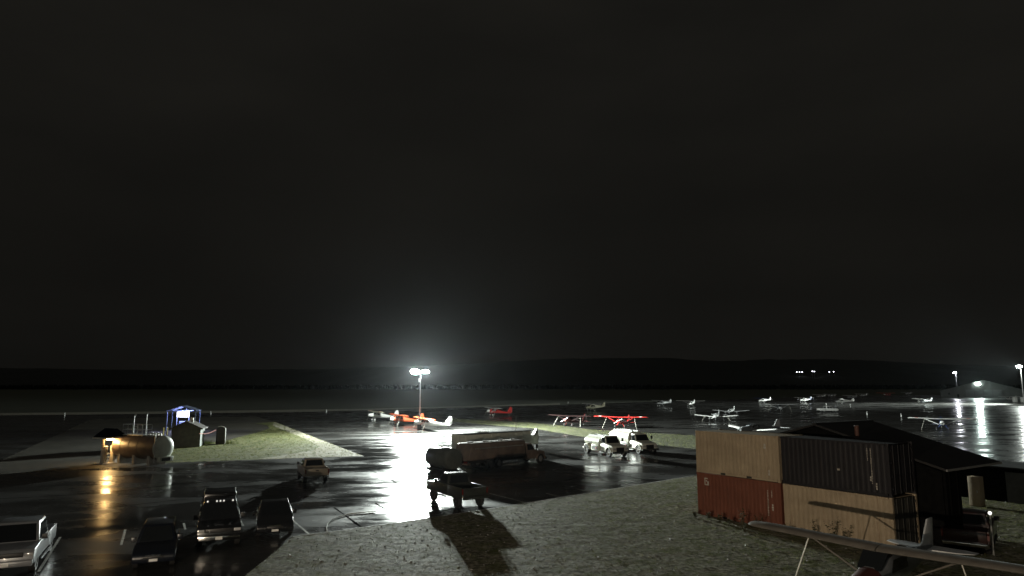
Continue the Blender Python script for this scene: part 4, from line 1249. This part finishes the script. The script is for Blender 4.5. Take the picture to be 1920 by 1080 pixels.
# plank shed
ps = G(347, 839)
t = thing('plank_shed', 'small grey-tan gabled shed right of the brown fuel tank', 'shed', (ps.x, ps.y, 0), R(14))
SHEDW = mat('weathered_tan_siding', (0.125, 0.14, 0.13), 0.7, 0, 0.2, 2.0, .1, 12)
SHEDR = mat('dark_shingle_roof', (0.05, 0.045, 0.042), 0.7, 0, 0.3, 3, .2, 20)
hw, ze, za, dp = 1.72, 2.45, 3.3, 3.2
MB().prism([(-hw, .05), (hw, .05), (hw, ze), (0, za), (-hw, ze)], 0, dp).build('wall', SHEDW, t, False)
for k in range(9):
    x = -hw + .12 + k * (2 * hw - .24) / 8
    zz = ze + (za - ze) * (1 - abs(x) / hw) - .03
    MB().box(x - .025, x + .025, -.022, -.001, .08, zz).build('batten', SHEDW, t, False)
for s in (-1, 1):
    MB().hexa([(0, -.35, za + .02), (s * (hw + .35), -.35, ze - .14), (s * (hw + .35), dp + .3, ze - .14), (0, dp + .3, za + .02), (0, -.35, za + .14), (s * (hw + .35), -.35, ze - .02), (s * (hw + .35), dp + .3, ze - .02), (0, dp + .3, za + .14)]).build('roof_slope', SHEDR, t, False)
    MB().box(s * hw - .05, s * hw + .05, -.03, .05, .06, ze - .06).build('corner_board', SHEDW, t, False)
MB().box(-hw + .1, hw - .1, .1, dp - .1, 0, .049).build('plinth', CONC, t)
MB().box(.25, .6, 1.0, 1.35, za - .1, za + .5).build('roof_vent', STEEL, t, False)

# gable frame with a lit white panel
pg = G(338, 809)
t = thing('gable_frame_canopy', 'open blue steel gable frame over a glowing white panel', 'canopy', (pg.x, pg.y, 0), R(10))
BFR = mat('pale_blue_steel', (0.30, 0.36, 0.55), 0.4, 0.2, 0.1)
gw, ge, ga, gd = 2.35, 3.45, 4.35, 3.0
for y in (0, gd):
    for s in (-1, 1): MB().box(s * gw - .06, s * gw + .06, y - .06, y + .06, 0, ge).build('post', BFR, t, False)
    MB().box(-gw, gw, y - .05, y + .05, ge + .001, ge + .12).build('tie_beam', BFR, t, False)
    for s in (-1, 1): MB().cyl((s * gw, y, ge + .1), (0, y, ga), .06, .06, 6).build('rafter', BFR, t)
    MB().cyl((0, y, ge + .1), (0, y, ga), .04, .04, 6).build('king_post', BFR, t)
for s in (-1, 1):
    MB().hexa([(0, -.15, ga + .06), (s * (gw + .2), -.15, ge + .1), (s * (gw + .2), gd + .15, ge + .1), (0, gd + .15, ga + .06), (0, -.15, ga + .11), (s * (gw + .2), -.15, ge + .15), (s * (gw + .2), gd + .15, ge + .15), (0, gd + .15, ga + .11)]).build('roof_sheet', BFR, t, False)
pnl = MB().box(-1.15, .95, 1.4, 1.5, 2.42, 3.36).build('sign_cabinet', WHITEP, t, False)
MB().box(-1.1, .9, 1.385, 1.398, 2.47, 3.31).build('lit_panel', emis('white_sign_panel', (.86, .88, 1.0), .55), pnl, False)
for s in (-1.1, .9): MB().box(s - .05, s + .05, 1.4, 1.5, 0, 2.418).build('sign_post', BFR, t, False)
d = MB().box(-.6, .4, 1.0, 1.8, 0, 1.7).build('dispenser', BFR, t, True, .03)
MB().tube([(-.62, 1.3, 1.4), (-.9, 1.3, 1.0), (-.85, 1.3, .5), (-.62, 1.3, .3)], .03, 6).build('hose', BLACK, d)
for k in range(2):
    q = G(306 + 7 * k, 816)
    t2 = thing('bollard', ('left' if k == 0 else 'right') + ' of two yellow bollards between tank and gable frame', 'bollard', (q.x, q.y, 0), 0, 'yellow bollards')
    MB().cyl((0, 0, 0), (0, 0, 1.15), .09, .09, 10).build('post', mat('yellow_bollard', (.5, .42, .12), .5), t2)
    MB().loft([[(r_ * math.cos(i * .628), r_ * math.sin(i * .628), z) for i in range(10)] for r_, z in ((.092, 1.14), (.08, 1.2), (.03, 1.24))]).build('cap', mat('yellow_bollard', (.5, .42, .12)), t2)
lp = G(338, 809)
lamp('panel_lamp', 'POINT', (lp.x - .1, lp.y + .9, 3.3), 160, (.62, .66, 1.0), None, .15)

# dark reel cabinet; a white tube stands for its lamp-lit edge
pk = G(413.5, 833)
t = thing('hose_cabinet_post', 'dark upright cabinet with lamp-lit edge painted white on the grass island', 'cabinet', (pk.x, pk.y, 0), R(8))
arc = [(-.58, 0), (.58, 0), (.58, 2.0)] + [(.58 * math.cos(a_), 2.0 + .42 * math.sin(a_)) for a_ in [math.pi * i / 10 for i in range(1, 10)]] + [(-.58, 2.0)]
MB().prism(arc, -.3, .3).build('carcass', mat('dark_grey_cabinet', (.03, .03, .032), .5), t, True, .02)
am = MB()
apts = [(.62, -.33, 0), (.62, -.33, 2.0)] + [(.62 * math.cos(a_), -.33, 2.0 + .47 * math.sin(a_)) for a_ in [math.pi * i / 10 for i in range(1, 8)]]
am.tube(apts, .04, 6)
am.build('painted_lit_edge', WHITEP, t)
MB().box(-.4, .4, -.32, -.301, .5, 1.6).build('door', mat('dark_grey_cabinet', (.03, .03, .032)), t)
a_, b_ = G(377, 823, 1.2), G(406, 820, 1.4)
hs_ = MB()
hp = [a_.lerp(b_, k / 8) - Vector((0, 0, .5 * math.sin(math.pi * k / 8) * .5)) for k in range(9)]
a0 = Vector((xat(373, 813, 89), 89, zat(813, 89))); b0 = Vector((xat(405, 806, 92), 92, zat(806, 92)))
hp = [a0.lerp(b0, k / 8) - Vector((0, 0, .22 * math.sin(math.pi * k / 8))) for k in range(9)]
hs_.tube(hp, .05, 6)
tag(hs_.build('fuel_hose', mat('red_white_hose', (.5, .2, .17), .5)), 'pale red hose hanging between the shed and dark cabinet', 'hose')
# tall weeds round the cabinet foot
for k, (px, py, w_) in enumerate([(388, 832, 'left of the dark cabinet'), (428, 833, 'right of the dark cabinet'), (378, 834, 'at the shed corner')]):
    q = G(px, py)
    t2 = thing('grass_tuft', 'bright tall grass tuft ' + w_, 'grass tuft', (q.x, q.y, .02), 0, 'tall tufts by the cabinet')
    m = MB()
    for i in range(90):
        x, y = wr_.gauss(0, .55), wr_.gauss(0, .3)
        a2, h = wr_.uniform(0, 6.28), wr_.uniform(.3, .75)
        m.add([(x - .02, y, 0), (x + .02, y, 0), (x + math.cos(a2) * .2, y + math.sin(a2) * .2, h)], [(0, 1, 2)])
    tag(m.build('blades', mat('bright_grass', (.13, .16, .04), .6, 0, .3), t2, False), kind='stuff')

# ------------------------------------------------------------------ lamps
POLE = mat('pole_metal', (0.35, 0.35, 0.35), 0.4, 0.4, 0.1)
pb = G(786.5, 806)
t = thing('light_pole', 'tall floodlight pole with two glaring heads beside parked planes', 'light pole', (pb.x, pb.y, 0), 0)
ZL = zat(697, pb.y)
MB().cyl((0, 0, 0), (0, 0, 1.9), .42, .42, 16).build('concrete_base', mat('dark_concrete', (.06, .06, .06), .8), t)
MB().cyl((0, 0, 1.9), (0, 0, ZL - .05), .13, .08, 12).build('pole', POLE, t)
MB().cyl((-.95, 0, ZL - .1), (.95, 0, ZL - .1), .05, .05, 8).build('cross_arm', POLE, t)
MB().box(-.35, -.1, -.2, .15, ZL - 1.9, ZL - 1.2).build('control_box', POLE, t)
LEDC = (0.91, 1.0, 0.93)
for x, az in ((-1.0, -.45), (.85, .4)):
    c = Vector((x, -.15, ZL))
    dn = Vector((math.sin(az) * .8, -math.cos(az) * .8, -.45)).normalized()
    rt = dn.cross(Vector((0, 0, 1))).normalized()
    up = rt.cross(dn)
    hw_, hh_ = (1.0, .55) if x < 0 else (.8, .3)  # heads and lenses oversized, so their shape carries the glare
    def disc(k, c1, nn=16): return [c + rt * math.cos(2 * math.pi * i / nn) * hw_ * k + up * math.sin(2 * math.pi * i / nn) * hh_ * k + dn * c1 for i in range(nn)]
    h = MB().loft([disc(.5, -.3), disc(.9, -.2), disc(1.02, 0)]).build('floodlight_head', BLACK, t)
    MB().loft([disc(.97, .002), disc(.9, .1), disc(.6, .2), disc(.2, .24)]).build('lens', emis('floodlight_glare', LEDC, 60), h)
FL = (pb.x, pb.y)
lamp('floodlight_beam', 'SPOT', (FL[0] - .85, FL[1] - .75, ZL - .1), 34000, LEDC, None, .3, (FL[0] - 6, 40, 0), 165, 1.0)
lamp('floodlight_beam', 'SPOT', (FL[0] + .9, FL[1] - .75, ZL - .1), 70000, LEDC, None, .3, (FL[0] + 70, 108, 0), 165, 1.0)
lamp('floodlight_spill', 'POINT', (FL[0], FL[1] + .5, ZL + .25), 8000, LEDC, None, .25)

def far_lamp(label, px, py, Y, h_head, power, col, group, r_=.5, wide=False, es=40):
    X = xat(px, py, Y)
    Z = zat(py, Y)
    t = thing('apron_light_pole', label, 'light pole', (X, Y, 0), 0, group)
    MB().cyl((0, 0, 0), (0, 0, Z - .1), .2, .11, 10).build('pole', POLE, t)
    MB().cyl((0, 0, Z - .2), (-.9, -.5, Z), .08, .06, 8).build('arm', POLE, t)
    h = MB().box(-1.5, -.5, -.9, -.2, Z + .02, Z + .3).build('floodlight_head', POLE, t)
    MB().box(-1.9, -.1, -1.0, -.3, Z - .7, Z + .015).build('lens', emis('far_glare_%d' % px, col, es), h)  # lens enlarged to stand in for the glare blob
    if wide: lamp('apron_beam', 'SPOT', (X - 1, Y - 1.2, Z - .3), power, col, None, .35, wide, 150, .6)
    lamp('apron_glow', 'POINT', (X - 1, Y - 1.6, Z - .35), power * .006 if wide else power, col, None, .35)
far_lamp('bright floodlight pole at the right picture edge', 1913, 686, 300, 0, 260000, (.9, 1, .92), 'far floodlight poles', wide=(60, 400, 0))
far_lamp('slim lamp pole rising behind the left roof slope of the hangar', 1792, 698, 505, 0, 700, (.9, .92, 1), 'far floodlight poles', es=25)

# ---- hangar far right with wall light
HANG = mat('grey_hangar_cladding', (0.09, 0.095, 0.09), 0.5, 0.2, 0.15, 0.2)
Yh = 440.0
xl, xr = xat(1765, 740, Yh), xat(1925, 740, Yh)
zeh, zah = zat(734, Yh), zat(713, Yh)
t = thing('hangar', 'wide grey gabled hangar with a bright wall light', 'hangar', ((xl + xr) / 2, Yh, 0), R(-34))
hw = (xr - xl) / 2 * .86
MB().prism([(-hw, 0), (hw, 0), (hw, zeh), (0, zah), (-hw, zeh)], 0, 40).build('wall', HANG, t, False)
for s in (-1, 1):
    MB().hexa([(0, -.6, zah + .02), (s * (hw + .6), -.6, zeh - .15), (s * (hw + .6), 40.6, zeh - .15), (0, 40.6, zah + .02), (0, -.6, zah + .3), (s * (hw + .6), -.6, zeh + .15), (s * (hw + .6), 40.6, zeh + .15), (0, 40.6, zah + .3)]).build('roof_slope', HANG, t, False)
for k in range(4):
    w_ = 4.6
    MB().box(-9.6 + k * 4.8, -9.6 + k * 4.8 + w_, -.12, -.01, .1, 5.2).build('door_leaf', mat('hangar_door', (.12, .13, .13), .5), t, False)
MB().box(-hw + 4, -hw + 5.2, -.1, -.01, 1.8, 3.2).build('window', GLASS, t, False)
MB().box(-hw + 9, -hw + 10.1, -.1, -.01, .1, 2.3).build('side_door', GLASS, t, False)
xw, zw_ = xat(1833, 720, Yh), zat(720, Yh)
Yw = Yh - (xw - (xl + xr) / 2) * math.tan(R(34))
Yw = Yw - 1.0
xw, zw_ = xat(1833, 720, Yw), zat(720, Yw)
t = thing('hangar_wall_light', 'glaring flood lamp on the hangar front wall', 'lamp', (xw, Yw, zw_), R(-34))
MB().box(-.9, .9, .05, .58, -.1, .6).build('housing', POLE, t)
MB().box(-1.3, 1.3, -.05, .045, -.4, .75).build('lens', emis('hangar_glare', (.85, 1, .93), 55), t)  # lens made larger, its size imitates the spread of glare
lamp('hangar_beam', 'SPOT', (xw - .5, Yw - .8, zw_), 6500, (.8, 1, .93), None, .6, (xw - 60, 100, -40), 170, 1)
# small huts and a white sign by the right edge
for px, py, Y, lb in ((1902, 741, 330, 'small white box near the hangar, left of the edge one'), (1917, 740, 330, 'small white box cut by the right picture edge')):
    X = xat(px, py, Y)
    t = thing('utility_box', lb, 'box', (X, Y, 0), R(15), 'white utility boxes')
    MB().box(-.9, .9, -.6, .6, .15, 2.2).build('carcass', WHITEP, t, True, .05)
    MB().box(-.95, .95, -.65, .65, 2.203, 2.35).build('lid', WHITEP, t, True, .03)
    MB().box(-.8, .8, -.5, .5, 0, .148).build('plinth', CONC, t)

# ---- white cone markers on the wet apron
for i, (px, py, lb) in enumerate([(1549, 760, 'white cone marker behind the white pickup'), (1594, 762, 'white cone marker right of the white pickup'), (1626, 778, 'white cone marker alone on dark wet apron'), (1690, 782, 'white cone marker at the tip of the blue plane wing')]):
    q = G(px, py)
    t = thing('cone_marker', lb, 'cone', (q.x, q.y, 0), 0, 'white apron markers')
    MB().cyl((0, 0, .05), (0, 0, .95), .19, .06, 12).build('cone', WHITEP, t)
    MB().box(-.26, .26, -.26, .26, 0, .05).build('base', BLACK, t)
# marker posts along the runway shoulder
for i, (px, py, w_) in enumerate([(121, 780, 'left end'), (395, 777, 'past the cabinet'), (612, 773.5, 'left of the lamp'), (1065, 757, 'past the maroon plane')]):
    q = G(px, py)
    t = thing('edge_marker', 'short pale runway edge marker, ' + w_, 'marker', (q.x, q.y, .02), 0, 'runway edge markers')
    MB().cyl((0, 0, 0), (0, 0, .75), .13, .1, 8).build('post', WHITEP, t)
    MB().cyl((0, 0, .75), (0, 0, .9), .16, .1, 8).build('cap', STEEL, t)
# ---- yard lights on the far hillside
for i, (px, py, lb) in enumerate([(1494, 697.5, 'leftmost'), (1499, 697.5, 'second from left'), (1504, 697.5, 'third from left'), (1523, 696, 'brightest, alone in the middle'), (1527, 696.5, 'just right of the middle'), (1555, 697.3, 'second from right'), (1563, 697, 'rightmost')]):
    Y = 1950.0
    X, Z = xat(px, py, Y), zat(py, Y)
    t = thing('hillside_yard_light', 'far white yard light on the dark hill, ' + lb, 'light', (X, Y, Z - 24), 0, 'far lights on the hillside')
    MB().cyl((0, 0, 0), (0, 0, 23.3), .3, .2, 6).build('pole', POLE, t)
    MB().loft([[(r_ * math.cos(k * .785), r_ * math.sin(k * .785), 24 + z) for k in range(8)] for r_, z in ((.4, -.8), (1.35, -.4), (1.35, .4), (.4, .8))]).build('globe', emis('yard_globe', (.9, .95, 1), 1.3), t)
# ---- long low float / sledge lines far right
for (xa_, xb_, py, Y, lb) in ((1868, 1930, 765, 255, 'thin pale barrier rail at the right edge of apron'),):
    x0, x1 = xat(xa_, py, Y), xat(xb_, py, Y)
    t = thing('barrier_rail', lb, 'barrier', ((x0 + x1) / 2, Y, 0), 0)
    L_ = (x1 - x0) / 2
    MB().box(-L_, L_, -.08, .08, .55, .85).build('rail', WHITEP, t)
    for k in (-.9, -.3, .3, .9): MB().box(L_ * k - .06, L_ * k + .06, -.05, .05, 0, .549).build('post', STEEL, t)

# ---- hose curling on the asphalt
hp_ = [(613, 998), (612, 990), (615, 983), (623, 976), (636, 970), (655, 965), (680, 962), (705, 960)]
m = MB().tube([G(x, y) + Vector((0, 0, .05)) for x, y in hp_], .032, 6)
tag(m.build('ground_hose', mat('pale_hose', (.45, .45, .43), .4)), 'pale hose curling from the kerb over the wet asphalt', 'hose')

# ------------------------------------------------------------------ the building the view is taken from
TB = mat('terminal_cladding', (0.22, 0.21, 0.19), 0.6, 0, 0.15)
t = thing('terminal_building', 'two storey terminal building behind and below the viewpoint', 'building', (0, 0, 0), 0)
MB().box(-24, 9, -15, -.6, 0, 7.2).build('wall', TB, t, False)
MB().box(-24.3, 9.3, -15.3, -.45, 7.203, 7.4).build('roof', BROOF, t, False)
for k in range(8):
    w_ = MB().box(-22 + k * 3.8, -20.3 + k * 3.8, -.63, -.56, 4.6, 6.0).build('window', GLASS, t, False)
    MB().box(-22.1 + k * 3.8, -20.2 + k * 3.8, -.66, -.5, 4.45, 4.59).build('sill', CONC, w_, False)
MB().box(-10, -8.6, -.63, -.55, 0.05, 2.3).build('door', BLACK, t, False)
t = thing('wall_lamp', 'warm wall pack lamp on the terminal front', 'lamp', (-13, -.5, 3.9), 0)
MB().box(-.2, .2, -.098, .12, .0, .3).build('housing', BLACK, t)
MB().box(-.16, .16, .121, .15, .03, .25).build('lens', emis('wall_pack_lens', (1, .72, .4), 20), t)
lamp('wall_pack_beam', 'SPOT', (-13, -.25, 3.95), 2700, (1.0, .83, .62), None, .12, (12, 42, 1.5), 118, 1)

# ------------------------------------------------------------------ damp night air
hz = MB().box(-5900, 5900, -120, 6500, -2.5, 190).build('haze', MATS['tyre_rubber'], None, False)
hmtl = bpy.data.materials.new('damp_air')
hmtl.use_nodes = True
hn = hmtl.node_tree.nodes
hn.remove(hn['Principled BSDF'])
pv = hn.new('ShaderNodeVolumePrincipled')
pv.inputs['Color'].default_value = (.86, .93, 1, 1)
pv.inputs['Density'].default_value = 0.0000105
pv.inputs['Anisotropy'].default_value = 0.89
hmtl.node_tree.links.new(pv.outputs[0], hn['Material Output'].inputs['Volume'])
hz.data.materials[0] = hmtl
tag(hz, 'thin damp night air over the whole airfield', 'haze', None, 'stuff')
